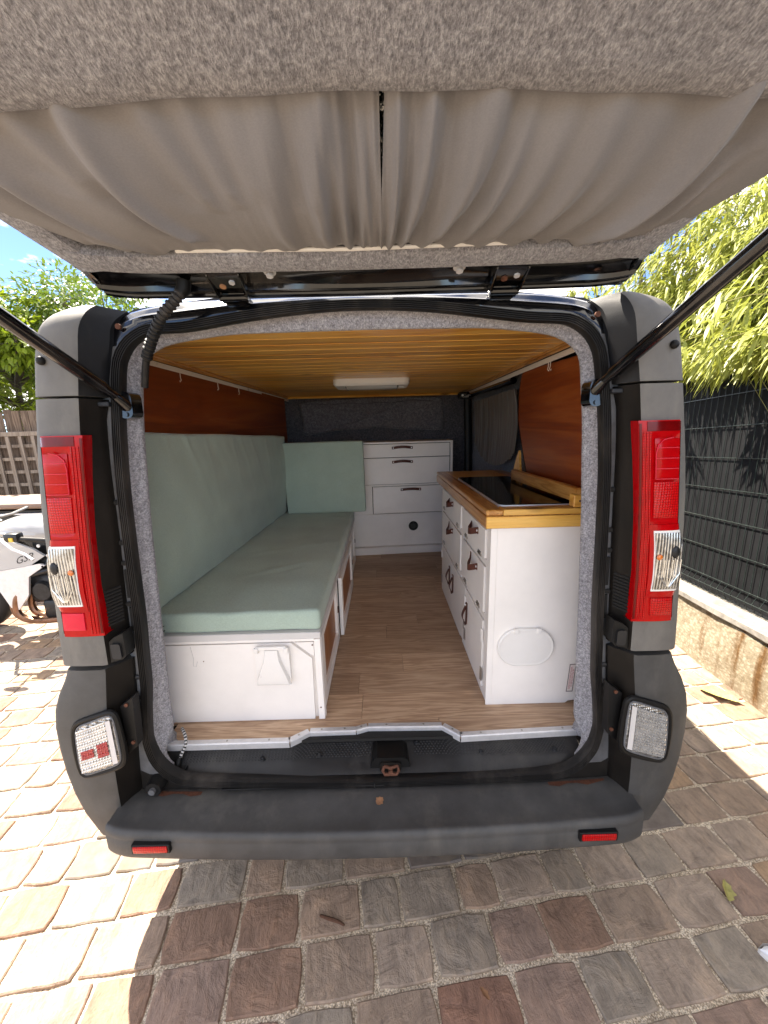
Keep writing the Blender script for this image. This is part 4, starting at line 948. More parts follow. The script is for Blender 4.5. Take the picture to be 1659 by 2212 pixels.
def d_back(p, n):
    t = (p.y - .15) / 1.7; zz = (p.z - .967) / .60
    top = lerp(1.0, .925, t)
    dz = (p.z - .967) * (top - 1) 
    dx = lerp(0, .06, t) + lerp(-.018, .012, zz)
    pull = 0
    for k in range(15):
        y0 = .36 + k * .085 + .05 * math.sin(k * 2.3); L = .06 + .34 * abs(math.sin(k * 1.7)) ** 2.5
        dd = (1.59 - p.z); w_ = .011 + .012 * dd; c_ = y0 + .55 * dd * (.9 if k % 3 else .35)
        pull += (.003 if k % 2 else .0048) * math.exp(-((p.y - c_) / w_) ** 2) * math.exp(-(dd / L) ** 2)
    bow = .018 * math.sin(math.pi * min(1, max(0, zz)))
    return Vector((dx + (pull + bow + wr(p, 1.5)) * (n.x > .3), 0, dz + .0015 * math.sin(p.y * 9) * (n.z > .5)))
softbox('backrest_cushion', 0, M['green'], 'tall sage green backrest cushion leaning on the wall behind the bench seat', 'cushion', -.81, -.735, .15, 1.86, .967, 1.59, .016, d_back, (8, 150, 60), 'sage green cushions')
softbox('bolster_cushion', 0, M['green'], 'square sage green cushion standing upright at the far end of the bench', 'cushion', -.672, -.083, 1.79, 1.885, .969, 1.494, .010, lambda p, n: Vector((.012 * (p.z - 1.23) * -1, 0, .006 * (p.x + .4))) + n * wr(p, .5), (40, 10, 40), 'sage green cushions')

def strap(pts, wdir, w_, mat, name, parent, rivets=()):
    """leather strap handle: ribbon through pts with thickness, plus rivets"""
    P = [Vector(p) for p in pts]; wv = Vector(wdir); s = MB(); rows = [[], [], [], []]
    for i, p in enumerate(P):
        t = (P[min(i + 1, len(P) - 1)] - P[max(i - 1, 0)]).normalized(); nrm = t.cross(wv).normalized() * .0016
        for k, (a, b_) in enumerate(((-1, -1), (1, -1), (1, 1), (-1, 1))): rows[k].append(p + wv * (w_ / 2 * a) + nrm * b_)
    s.grid(rows, 0, True)
    for e in (0, -1): s.add([r_[e] for r_ in rows], [(0, 1, 2, 3)])
    h = s.build(name, mat, parent, True, 50)
    for (p, ax) in rivets:
        r_ = MB(); r_.disc(p, ax, .0055, .0035, 10, 0, .004); r_.build('rivet', M['alu'], h)
    return h
# --- tall drawer cabinet across the far end
dc = thing('drawer_cabinet', (.21, 2.2, .541), 'white chest of drawers with dark leather handles at the far end of the van', 'drawers')
def yc(x): return 2.045 + .07 * (x + .1)
def skew(mb): mb.v = [(x, y + .07 * (x + .1), z) for x, y, z in mb.v]; return mb
s = MB(); s.box(-.70, .604, 2.066, 2.43, .888, 1.458); skew(s); s.build('carcass', M['shut'], dc)
s = MB(); s.box(-.70, .624, 2.046, 2.43, 1.4585, 1.472, .001); s.box(.6045, .624, 2.046, 2.43, .60, 1.458, .001); s.box(-.70, .604, 2.052, 2.066, 1.118, 1.130); s.box(-.2, -.036, 2.052, 2.066, .889, 1.1175); s.box(-.70, .604, 2.046, 2.066, .868, .888, .001); skew(s); s.build('frame', W, dc)
for (x0, x1, z0, z1, hx, hz) in ((-.69, .598, 1.350, 1.454, .215, 1.424), (-.69, .598, 1.134, 1.345, .215, 1.312), (-.030, .600, .8925, 1.114, .28, 1.086)):
    s = MB(); s.box(x0, x1, 2.047, 2.064, z0, z1, .0015); skew(s); d_ = s.build('drawer', W, dc)
    y = yc(hx); hw = .072
    strap([(hx - hw - .012, yc(hx - hw) + .001, hz), (hx - hw, yc(hx - hw) - .001, hz)] + [(hx - hw + 2 * hw * k / 8, yc(hx - hw + 2 * hw * k / 8) - .022 * math.sin(math.pi * k / 8) - .001, hz + .008 * math.sin(math.pi * k / 8)) for k in range(1, 8)] + [(hx + hw, yc(hx + hw) - .001, hz), (hx + hw + .012, yc(hx + hw) + .001, hz)], (0, 0, 1), .021, M['leather'], 'handle', d_,
          [((hx - hw, yc(hx - hw) - .002, hz), (0, -1, 0)), ((hx + hw, yc(hx + hw) - .002, hz), (0, -1, 0))])
s = MB(); s.box(-.70, .604, 2.085, 2.10, .605, .8675); skew(s); s.build('recessed_panel', W, dc)
s = MB(); s.box(-.70, .624, 2.040, 2.10, .5415, .604, .002); skew(s); s.build('plinth', W, dc)
s = MB(); s.disc((.300, yc(.3) + .040, .768), (0, -1, 0), .041, .006, 28, 0, .038); vv = s.build('cable_outlet', M['black'], dc)
s = MB(); s.disc((.300, yc(.3) + .034, .768), (0, -1, 0), .022, .0015, 20); s.box(.280, .300, yc(.3) + .0325, yc(.3) + .036, .779, .783); s.build('outlet_plug', M['darkgrey'], vv)

# --- kitchen unit on the right
ku = thing('kitchen_unit', (.6, .78, .541), 'white kitchen unit with pine worktop and black glass hob on the right', 'kitchen unit')
KX, KY0, KY1 = .420, .236, 1.335
s = MB(); s.box(.452, .79, .252, KY1, .5415, 1.236); s.build('carcass', M['shut'], ku)
s = MB(); s.prism([(.426, .5415), (.722, .5415), (.732, .550), (.765, .554), (.80, .556), (.80, 1.236), (.420, 1.236)], 1, KY0, .2515); s.build('end_panel', W, ku, False)
s = MB(); s.box(KX - .002, KX + .02, KY0 - .002, KY0 + .003, .5425, 1.2355, .001); s.build('corner_strip', W, ku)
XF = .4225
s = MB()
s.box(XF, XF + .028, .253, .300, .5415, 1.236, .001); s.box(XF, XF + .028, .685, .735, .872, 1.236, .001); s.box(XF, XF + .028, 1.292, KY1, .5415, 1.236, .001)
for z0, z1 in ((1.216, 1.236), (1.074, 1.100), (.858, .886), (.5415, .566)):
    s.box(XF, XF + .028, .3005, .6845, z0, z1); s.box(XF, XF + .028, .7355, 1.2915, z0, z1)
s.build('face_frame', W, ku)
fronts = [('drawer', .304, .681, 1.103, 1.213, 'h', .46, 1.182), ('drawer', .739, 1.288, 1.103, 1.213, 'h', .99, 1.182), ('drawer', .304, .681, .889, 1.071, 'h2', .46, 1.034), ('drawer', .739, 1.288, .889, 1.071, 'h2', .99, 1.036),
          ('door', .304, .596, .569, .855, 'v', .565, .79), ('door', .602, .940, .569, .855, 'v', .905, .79), ('door', .946, 1.288, .569, .855, 'v', 1.01, .80)]
for kind, y0, y1, z0, z1, hk, hy, hz in fronts:
    s = MB(); s.box(XF - .006, XF + .014, y0, y1, z0, z1, .0015); d_ = s.build(kind, W, ku)
    xf = XF - .007
    if hk[0] == 'h':
        hw = .050; drop = .012 if hk == 'h' else .018
        strap([(xf, hy - hw - .008, hz), (xf - .001, hy - hw, hz)] + [(xf - .026 * math.sin(math.pi * (k / 8) ** .8), hy - hw + 2 * hw * k / 8, hz - drop * math.sin(math.pi * k / 8)) for k in range(1, 8)] + [(xf - .001, hy + hw, hz + (.012 if hk == 'h2' else 0)), (xf, hy + hw + .008, hz + (.014 if hk == 'h2' else 0))], (0, .0, 1), .026, M['leather'], 'handle', d_, [((xf - .002, hy - hw, hz), (-1, 0, 0)), ((xf - .002, hy + hw, hz), (-1, 0, 0))])
        for yy in (y0 + .07, y1 - .07):
            r_ = MB(); r_.box(XF - .009, XF - .005, yy - .02, yy + .02, z0 - .010, z0 + .009, .001); r_.tube([(XF - .009, yy - .02, z0 - .001), (XF - .009, yy + .02, z0 - .001)], .003, 6); r_.build('hinge', M['steel'], d_)
    else:
        pts = [(xf - .003, hy, hz + .012), (xf - .004, hy, hz)] + [(xf - .004 - .024 * math.sin(math.pi * k / 9) * (.35 + .65 * k / 9), hy, hz - .085 * k / 9) for k in range(1, 9)] + [(xf - .010, hy, hz - .092), (xf - .003, hy, hz - .085), (xf - .002, hy, hz - .04), (xf - .001, hy, hz + .012)]
        strap(pts, (0, 1, 0), .022, M['leather'], 'handle', d_, [((xf - .005, hy, hz + .003), (-1, 0, 0))])
        hy2 = y0 if hy > (y0 + y1) / 2 else y1
        for zz in (z0 + .06, z1 - .06):
            r_ = MB(); r_.box(XF - .009, XF - .005, hy2 - .012, hy2 + .012, zz - .026, zz + .026, .001); r_.tube([(XF - .009, hy2, zz - .026), (XF - .009, hy2, zz + .026)], .003, 6); r_.build('hinge', M['steel'] if zz < .7 else M['plas_white'], d_)
s = MB(); s.box(XF - .008, XF - .004, .625, .640, .640, .675, .001); s.build('catch', M['steel'], ku)
# oval hatch with hinges
def stadium(cx, cz, hw, hz, n=14):
    r = hz; out = []
    for c_, a0 in ((cx + hw - r, -90), (cx - hw + r, 90)):
        for k in range(n + 1): a = R(a0 + 180 * k / n); out.append((c_ + r * math.cos(a), cz + r * math.sin(a)))
    return out
st0, st1, st2 = stadium(.557, .785, .103, .075), stadium(.557, .785, .099, .071), stadium(.557, .785, .092, .064)
s = MB(); s.grid([[(x, KY0, z) for x, z in st0], [(x, KY0 - .010, z) for x, z in st0], [(x, KY0 - .0135, z) for x, z in st1], [(x, KY0 - .0125, z) for x, z in st2]], 0, False, True); s.add([(x, KY0 - .0125, z) for x, z in st2], [tuple(range(len(st2)))]); ht = s.build('oval_hatch', M['plas_white'], ku, True, 40)
for x in (.518, .600):
    s = MB(); s.box(x - .008, x + .008, KY0 - .018, KY0 - .008, .842, .862, .002); s.build('hatch_hinge', M['plas_white'], ht)
# warning sticker, printed text turned on its side
s = MB(); yk = KY0 - .0012
q = [(.7283, .7055), (.7515, .7065), (.7460, .5905), (.7215, .5905)]
def sq_(u, v): a = Vector(q[0]).lerp(Vector(q[1]), u); b_ = Vector(q[3]).lerp(Vector(q[2]), u); return a.lerp(b_, v)
s.add([(p[0], yk, p[1]) for p in [sq_(-.12, -.02), sq_(1.12, -.02), sq_(1.12, 1.02), sq_(-.12, 1.02)]], [(0, 1, 2, 3)]); stk = s.build('warning_sticker', M['paper'], ku, False)
s = MB()
for (u0, v0, u1, v1) in ((0, 0, 1, .022), (0, .978, 1, 1), (0, 0, .09, 1), (.91, 0, 1, 1)):
    s.add([(p[0], yk - .0006, p[1]) for p in (sq_(u0, v0), sq_(u1, v0), sq_(u1, v1), sq_(u0, v1))], [(0, 1, 2, 3)])
s.build('sticker_border', M['print_black'], stk, False)
def text_mesh(body, name, size, place, mat, parent, width=None):
    cu = bpy.data.curves.new('lettering', 'FONT'); cu.body = body; cu.size = size; cu.align_x = 'CENTER'; cu.align_y = 'CENTER'; cu.resolution_u = 2
    to = bpy.data.objects.new('lettering', cu); COL.objects.link(to); dg = bpy.context.evaluated_depsgraph_get(); dg.update()
    me = bpy.data.meshes.new_from_object(to.evaluated_get(dg)); bpy.data.objects.remove(to); bpy.data.curves.remove(cu)
    xs = [v.co.x for v in me.vertices]; k = (width / (max(xs) - min(xs))) if width else 1
    for v in me.vertices: v.co = place(v.co.x * k, v.co.y)
    me.materials.clear(); me.materials.append(mat); o = bpy.data.objects.new(name, me); COL.objects.link(o); par(o, parent); return o
def onst(c0): 
    def f(tx, ty):
        p = sq_(c0 + ty / .0245, .5 + tx / .116); return Vector((p[0], yk - .0006, p[1]))
    return f
text_mesh('NE PAS OBSTRUER LA', 'lettering', .0095, onst(.66), M['print_red'], stk, .074)
text_mesh('VENTILATION DE SECURITE', 'lettering', .0095, onst(.33), M['print_red'], stk, .094)
# worktop in two layers with glued staves, black hob, gallery rail
wt_x0, wt_y0, wt_y1 = .395, .222, 1.40
s = MB(); s.box(wt_x0, .82, wt_y0, wt_y1, 1.237, 1.281, .003); wt = s.build('worktop', M['pine_y'], ku)
hx0, hx1, hy0, hy1 = .458, .742, .285, 1.06
s = MB()
s.box(wt_x0 + .001, hx0 - .004, wt_y0 + .001, wt_y1, 1.2815, 1.302, .004); s.box(hx1 + .004, .82, wt_y0 + .001, wt_y1, 1.2815, 1.302, .002)
s.build('worktop_top', M['pine_y'], wt)
s = MB(); s.box(hx0 - .0035, hx1 + .0035, wt_y0 + .0015, hy0 - .004, 1.2815, 1.3018, .002); s.box(hx0 - .0035, hx1 + .0035, hy1 + .004, wt_y1, 1.2815, 1.3018, .002); s.build('worktop_end', M['pine'], wt)
s = MB(); s.box(wt_x0 + .002, .815, wt_y0 - .003, wt_y0 + .001, 1.239, 1.279, .001); s.build('end_lipping', M['pine'], wt)
s = MB(); s.prism(rrect(hx0, hx1, hy0, hy1, .03, 5), 2, 1.2825, 1.3045); s.build('hob_rim', M['alu'], ku, True, 30)
s = MB(); s.prism(rrect(hx0 + .004, hx1 - .004, hy0 + .004, hy1 - .004, .027, 5), 2, 1.3046, 1.3075); s.build('hob_glass', M['hob'], ku, True, 30)
s = MB(); rp_ = [(.700, .235), (.700, .36), (.690, .62), (.688, .86), (.70, .885)]
s.grid([[(x + dx, y, z - .012 * (y > .87)) for x, y in rp_] for dx, z in ((0, 1.318), (0, 1.362), (.004, 1.366), (.022, 1.366), (.024, 1.362), (.024, 1.318), (0, 1.318))]); s.add([(.700, .235, 1.318), (.724, .235, 1.318), (.724, .235, 1.362), (.720, .235, 1.366), (.704, .235, 1.366), (.700, .235, 1.362)], [(0, 1, 2, 3, 4, 5)]); s.add([(.70, .885, 1.306), (.724, .885, 1.306), (.724, .885, 1.35), (.70, .885, 1.35)], [(0, 1, 2, 3)])
gr = s.build('gallery_rail', M['pine_y'], ku)
s = MB(); s.box(.690, .73, .226, .262, 1.303, 1.346, .003); s.build('rail_post', M['pine'], ku)
s = MB(); s.disc((.6995, .60, 1.343), (-1, 0, 0), .004, .001, 8); s.disc((.6995, .80, 1.343), (-1, 0, 0), .004, .001, 8); s.disc((.71, .2255, 1.325), (0, -1, 0), .004, .001, 8); s.build('rail_screw', M['rust'], gr)
s = MB(); s.prism([(.86, 1.303), (1.0, 1.303), (.985, 1.36), (.955, 1.41), (.925, 1.452), (.915, 1.44), (.90, 1.37)], 0, .742, .752); s.build('splash_bracket', M['pine'], ku)

# ceiling lamp
cl_ = thing('ceiling_lamp', (0, 1.42, 1.864), 'white oblong ceiling lamp on the pine boards near the far wall', 'ceiling lamp')
s = MB(); a = rrect(-.225, .225, 1.30, 1.545, .04, 6); b_ = rrect(-.215, .215, 1.31, 1.535, .035, 6)
s.grid([[(x, y, 1.8645) for x, y in a], [(x, y, 1.838) for x, y in a], [(x, y, 1.826) for x, y in b_]], 0, False, True); s.add([(x, y, 1.826) for x, y in b_], [tuple(range(len(b_)))]); s.build('housing', M['plas_white'], cl_)
s = MB(); s.grid([[(-.150 + .30 * i / 10, 1.335 + .18 * j / 6, 1.8245 - .012 * math.sin(math.pi * j / 6)) for j in range(7)] for i in range(11)]); s.build('diffuser', M['lampglass'], cl_)
s = MB(); s.box(-.158, -.150, 1.33, 1.52, 1.818, 1.8255, .001); s.box(.150, .158, 1.33, 1.52, 1.818, 1.8255, .001); s.build('diffuser_trim', M['channel'], cl_)
s = MB(); s.box(.165, .195, 1.42, 1.46, 1.821, 1.8265, .002); s.build('switch', M['white_dim'], cl_)

# side window curtain on the right
s = MB(); rows = []
for i in range(121):
    u = i / 120; y = lerp(1.90, 1.015, u); row = []
    top = 1.775 - .012 * u - .02 * (1 - u); bot = 1.335 + .11 * abs(2 * u - 1.05) ** 2.2
    wdn = 1
    for j in range(25):
        v = j / 24; z = lerp(top, bot, v); e = .045 * math.sin(math.pi * v) * (1 if u > .5 else .3) * (2 * u - 1)
        fold = .013 * math.sin(u * 58 + 1.5 * math.sin(u * 9)) * (.55 + .45 * math.cos(v * 2)) * (1 - .6 * (u > .62) * min(1, v * 1.6)) + .005 * math.sin(u * 133 + v * 2)
        row.append((.752 + .008 * math.sin(math.pi * v) - fold * .9, y - e * .6, z))
    rows.append(row)
s.grid(rows); tag(s.build('window_curtain', M['curtain_dark'], None, True, 180), 'brown pleated curtain over the sliding door window above the worktop', 'curtain')

# braided charging cord on the left of the sill, leaf on the bumper
cp = thing('shore_cord', (-.66, .06, .49), 'short black and white braided cord with black plug on the left end of the sill', 'cord')
pp = catmull([(-.690, .150, .545), (-.672, .120, .572), (-.650, .095, .566), (-.643, .078, .545), (-.652, .066, .525), (-.658, .058, .508)], 64, False)
s = MB(); s.tube(pp, .0052, 8); nq = len(s.f)
for i in range(nq - 2): s.mi[i] = 1 if ((i // 8) // 2 + (i % 8) // 3) % 2 else 0
s.build('braid', [M['cordw'], M['cordb']], cp)
s = MB(); s.tube([(-.658, .060, .514), (-.662, .052, .500), (-.663, .040, .484)], [.009, .0115, .010], 12); s.tube([(-.672, .035, .480), (-.658, .028, .470), (-.640, .036, .478), (-.632, .050, .49)], .006, 8); s.build('plug', M['black'], cp)
def leaf(name, c, L, w_, rz, mat, label, cat='leaf', curl=.4, tilt=0, group=None):
    s = MB(); rows = []; n = 8
    Mx = Matrix.Translation(c) @ Matrix.Rotation(rz, 4, 'Z') @ Matrix.Rotation(tilt, 4, 'X')
    for i in range(n + 1):
        t = i / n; ww = w_ * math.sin(math.pi * (.04 + .96 * t) ** .8) * (1 + .25 * math.sin(i * 2.4)); rows.append([Mx @ Vector((L * (t - .5), ww * a, .0015 + abs(a) * ww * curl + .25 * curl * L * (t - .5) ** 2)) for a in (-1, -.5, 0, .5, 1)])
    s.grid(rows)
    return tag(s.build(name, mat, None, True, 60), label, cat, group)
leaf('fallen_leaf', (.015, -.050, .437), .030, .012, .9, M['leaf_dry'], 'small dry orange leaf lying on the bumper step below the latch', tilt=.2)
leaf('fallen_leaf', (1.185, -.035, .006), .075, .018, 1.0, M['leaf_pale'], 'curled yellow leaf on the shaded paving right of the bumper', curl=.9, tilt=.35)
leaf('fallen_leaf', (.30, -.262, .005), .035, .008, 2.2, M['leaf_dry'], 'tiny reddish leaf scrap on the paving near the front edge', tilt=.2)
leaf('fallen_leaf', (1.98, .90, .008), .20, .045, -.75, M['leaf_pale'], 'broad pale yellow leaf lying at the foot of the low wall', curl=.5)
s = MB(); s.tube([(-.195, -.075, .009), (-.165, -.085, .011), (-.13, -.094, .010), (-.112, -.102, .008)], [.004, .0055, .005, .003], 7); tag(s.build('twig', M['twig']), 'short brown twig lying on the shaded paving behind the bumper', 'twig')

# ------------------------------------------------------------------ right side: low wall, mesh fence, bamboo, conifer
def wx_(y): return 2.08 + .08 * (y - .75)
def wz_(y): return .455 - .055 * (y - .75)
wl_ = thing('garden_wall', (2.2, 2, 0), 'low pebbledash garden wall with rust streaks under the dark fence', 'wall')
s = MB(); ys = [-2.2 + .12 * k for k in range(72)]; rw = random.Random(8)
s.grid([[(wx_(y) + .012 * math.sin(y * 3 + z * 9) + rw.uniform(-.006, .006), y, z if z > .05 else z - .04) for z in (0, .06, .12, .19, .26, .32, .38)] for y in ys])
s.grid([[(wx_(y) + .004, y, .38), (wx_(y) + .004 + rw.uniform(-.004, .004), y, wz_(y) - .040)] for y in ys]); s.build('wall_face', M['pebble'], wl_, True, 60)
s = MB()
s.grid([[(wx_(y) + .02, y, wz_(y) - .045), (wx_(y) - .015 + rw.uniform(-.006, .006), y, wz_(y) - .038), (wx_(y) - .012 + rw.uniform(-.006, .006), y, wz_(y) - .006), (wx_(y) + .012, y, wz_(y)), (wx_(y) + .30, y, wz_(y) + .012)] for y in ys]); s.build('coping', M['concrete'], wl_, True, 50)
mf = thing('mesh_fence', (2.3, 2, .45), 'dark green wire mesh fence with black privacy screen standing on the low wall', 'fence')
s = MB(); fx = lambda y: 2.205 + .08 * (y - .75)
fz0 = lambda y: wz_(y) + .015
s.grid([[(fx(y) + .010, y, fz0(y) + .01), (fx(y) + .008, y, fz0(y) + .10), (fx(y) + .008, y, 1.95)] for y in ys]); s.build('privacy_screen', M['screen'], mf)
s = MB(); y = -.6
while y < 4.6:
    b0 = fz0(y); s.tube([(fx(y), y, b0), (fx(y) - .006, y, b0 + .02), (fx(y) - .028, y, b0 + .055), (fx(y), y, b0 + .105), (fx(y), y, 1.97)], .0025, 5, cap=False); y += .053
for h in (.0, .055, .105, .305, .505, .705, .905, 1.105, 1.3, 1.5):
    off = -.028 if h == .055 else 0
    s.tube([(fx(a) + off - .003, a, fz0(a) + h) for a in (-.6, 1, 2.6, 4.6)], .003 if h != .055 else .0028, 5)
s.build('wire_mesh', M['wire'], mf, kind='stuff')
for yy in (-.45, 2.05, 4.5):
    s = MB(); s.box(fx(yy) + .004, fx(yy) + .05, yy - .03, yy + .03, fz0(yy), 2.0, .004); s.build('post', M['wire'], mf)

def blade(s, p, d, L, w_, droop, rnd, mi=0, segs=4):
    """one narrow leaf that bends under its own weight"""
    d = d.normalized(); side = d.cross(Vector((rnd.uniform(-.3, .3), rnd.uniform(-.3, .3), 1))).normalized(); rows = [[], []]; q = p.copy()
    for i in range(segs + 1):
        t = i / segs; ww = w_ * (1 - abs(2 * t - .7) ** 1.6 * .72) if t < .98 else w_ * .03
        rows[0].append(q + side * ww * .5); rows[1].append(q - side * ww * .5)
        d = (d + Vector((0, 0, -droop / segs))).normalized(); q = q + d * (L / segs)
    s.grid(rows, mi)
def bamboo(c, hgt, nculm, nspray, seed, label, front=0):
    nspray = int(nspray * 2.6)
    rnd = random.Random(seed); t = thing('bamboo', (c[0], c[1], 0), label, 'bamboo', 'bamboo behind the mesh fence'); F = MB(); stems = []
    for k in range(nculm):
        a = rnd.uniform(0, 6.28); r0 = rnd.uniform(0, .32); bx_, by_ = c[0] + r0 * math.cos(a), c[1] + r0 * math.sin(a); ln = Vector((-rnd.uniform(.05, .75), rnd.uniform(-.40, .40), 0)); h = hgt * rnd.uniform(.7, 1.02)
        pts = [Vector((bx_, by_, 0)) + ln * (q ** 2.2) + Vector((0, 0, h * (q - .10 * q ** 4))) for q in [i / 8 for i in range(9)]]
        s = MB(); s.tube(pts, [.0085 * (1 - .75 * i / 8) for i in range(9)], 6); s.build('culm', M['culm'], t); stems.append(pts)
    for k in range(nspray):
        pts = rnd.choice(stems); q = rnd.uniform(.34, 1) ** .9 * 8; i = min(7, int(q)); p = pts[i].lerp(pts[i + 1], q - i)
        a = rnd.uniform(0, 6.28); out = Vector((math.cos(a) - .75, math.sin(a) * .8, rnd.uniform(-.2, .5))).normalized(); L = rnd.uniform(.06, .40)
        tip = p + out * L + Vector((0, 0, -.55 * L * L))
        if tip.x < fx(tip.y) + .34 and tip.z < 1.88: tip.z = 1.88 + rnd.uniform(0, .2)
        if k % 3 == 0: F.tube([p, (p + tip) / 2 + Vector((0, 0, .03)), tip], .0016, 4, 1, False)
        for j in range(rnd.randint(5, 9)):
            d = (out * rnd.uniform(.2, 1.0) + Vector((rnd.uniform(-.8, .5), rnd.uniform(-.75, .75), rnd.uniform(-.9, .25)))); blade(F, tip + Vector((rnd.uniform(-.03, .03), rnd.uniform(-.03, .03), rnd.uniform(-.03, .03))), d, rnd.uniform(.09, .20), rnd.uniform(.012, .021), rnd.uniform(.5, 1.7), rnd)
    f = F.build('foliage', [M['leaf_bam'], M['culm']], t, True, 180, kind='stuff'); return t
bamboo((2.62, .95), 3.3, 9, 300, 1, 'bamboo with long drooping yellow green leaves at the right edge, nearest the camera')
bamboo((2.70, 1.65), 3.4, 9, 330, 2, 'bamboo with dense hanging leaves over the fence right of the rear pillar')
bamboo((2.80, 2.35), 3.5, 9, 300, 3, 'bamboo with leaves drooping behind the top of the right tail lamp')
bamboo((2.95, 3.15), 3.45, 8, 240, 4, 'bamboo with upright pale shoots behind the right pillar cap')
bamboo((3.25, 2.0), 3.9, 8, 240, 5, 'taller bamboo standing behind the row, its tips against the sky')

def tree(name, c, z0, ztop, rad, nleaf, mat, seed, label, cat='tree', ls=(.05, .11), lobes=9, droop=.4, trunk_r=.09, group=None, flat=.8):
    rnd = random.Random(seed); t = thing(name, (c[0], c[1], 0), label, cat, group); s = MB(); tops = []; zc = (z0 + ztop) / 2
    mid = Vector((c[0], c[1], z0 + .15 * (ztop - z0)))
    s.tube([(c[0] + .05, c[1], 0), (c[0] - .03, c[1] + .02, z0 * .5), mid, (c[0] + .06, c[1], zc), (c[0], c[1], ztop - .2)], [trunk_r, trunk_r * .8, trunk_r * .62, trunk_r * .4, .012], 9)
    L = []
    for k in range(lobes):
        a = k * 2.399 + rnd.uniform(-.4, .4); h = rnd.uniform(.08, .95); rr_ = rad * (1 - .75 * abs(h - .42) ** 1.3) * rnd.uniform(.45, .85)
        p = Vector((c[0] + rr_ * math.cos(a), c[1] + rr_ * math.sin(a), lerp(z0, ztop, h))); L.append((p, rad * rnd.uniform(.28, .5)))
        s.tube([mid.lerp(Vector((c[0], c[1], zc)), h), mid.lerp(p, .6) + Vector((0, 0, .12)), p], [trunk_r * .32, trunk_r * .2, .006], 6)
        for q in range(4):
            e = p + Vector((rnd.uniform(-1, 1), rnd.uniform(-1, 1), rnd.uniform(-.6, .9))) * L[-1][1]; s.tube([p, e], [.008, .002], 4)
    s.build('trunk', M['bark'], t); F = MB()
    for k in range(nleaf):
        p, r0 = rnd.choice(L); v = Vector((rnd.gauss(0, 1), rnd.gauss(0, 1), rnd.gauss(0, 1))).normalized() * r0 * rnd.uniform(.15, 1.12) ** .6; v.z *= flat
        d = (v.normalized() + Vector((rnd.uniform(-.8, .8), rnd.uniform(-.8, .8), rnd.uniform(-.9, .3)))); Lf = rnd.uniform(*ls); blade(F, p + v, d, Lf, Lf * rnd.uniform(.36, .52), droop, rnd, 0, 2)
    F.build('crown', mat, t, True, 180, kind='stuff'); return t
tree('conifer', (3.9, 5.2), .3, 5.2, 1.35, 9000, M['leaf_con'], 21, 'dark green conifer behind the bamboo, right of the raised tailgate', ls=(.05, .12), lobes=26)
tree('conifer', (5.6, 3.6), .3, 4.4, 1.5, 7000, M['leaf_con'], 22, 'dark green conifer behind the bamboo, filling gaps at the right edge', ls=(.06, .14), lobes=26)
tree('leafy_tree', (-5.75, 5.4), 1.55, 3.5, 1.25, 12000, M['leaf_a'], 31, 'bright yellow green leafy tree behind the paling fence at the left edge', ls=(.07, .14), lobes=16)
tree('leafy_tree', (-4.75, 5.9), 1.4, 3.85, 1.25, 11000, M['leaf_b'], 32, 'mid green tree behind the left pillar of the van', ls=(.06, .11), lobes=15)
tree('leafy_tree', (-8.3, 9.6), 1.6, 5.7, 1.35, 7000, M['leaf_b'], 33, 'taller airy tree further back under the tailgate hinge, against the sky', ls=(.08, .15), lobes=16)
tree('leafy_tree', (-6.5, 9.0), 1.5, 5.4, 1.5, 6500, M['leaf_b'], 34, 'dull green tree behind the roof of the van', ls=(.08, .15), lobes=14)
tree('leafy_tree', (-7.6, 6.6), 1.5, 4.75, .95, 3500, M['leaf_a'], 35, 'slim tree whose drooping branch hangs in at the left edge of the sky', ls=(.10, .17), lobes=10, droop=1.4)

# ------------------------------------------------------------------ left side: paling fence with trellis, motorcycle, box
pf = thing('paling_fence', (-5, 4, 0), 'weathered paling fence with grey square trellis in front, behind the motorcycle', 'fence')
rnd = random.Random(12); x = -8.6; pv = [MB().box(-.047, .047, -.008, .008, 0, 1.9 + .015 * k, .0).mesh('paling', M['paling'], False) for k in range(3)]
while x < -1.6:
    o = bpy.data.objects.new('paling', pv[rnd.randrange(3)]); COL.objects.link(o); o.parent = pf; o.matrix_parent_inverse = Matrix.Translation(WM[pf.name]).inverted()
    o.location = (x, 4.05 + rnd.uniform(-.006, .006), .0); o.rotation_euler = (0, R(rnd.uniform(-.6, .6)), R(rnd.uniform(-3, 3))); x += .108
s = MB(); s.box(-8.6, -1.6, 4.065, 4.11, .4, .48); s.box(-8.6, -1.6, 4.065, 4.11, 1.5, 1.58); s.build('rail', M['trellis'], pf)
s = MB(); s.box(-8.6, -1.6, 3.965, 4.0, 1.600, 1.655, .003); s.build('trellis_cap', M['trellis'], pf)
lv = MB().box(-.022, .022, -.008, .008, .25, 1.598).mesh('trellis_lath', M['trellis'], False); x = -8.5
while x < -1.7:
    o = bpy.data.objects.new('trellis_lath', lv); COL.objects.link(o); o.parent = pf; o.matrix_parent_inverse = Matrix.Translation(WM[pf.name]).inverted(); o.location = (x, 3.976, 0); o.rotation_euler = (0, R(random.uniform(-.4, .4)), 0); x += .165
z = .32
while z < 1.55:
    s = MB(); s.box(-8.6, -1.6, 3.985, 4.001, z - .02, z + .02); s.build('trellis_rail', M['trellis'], pf, False); z += .165

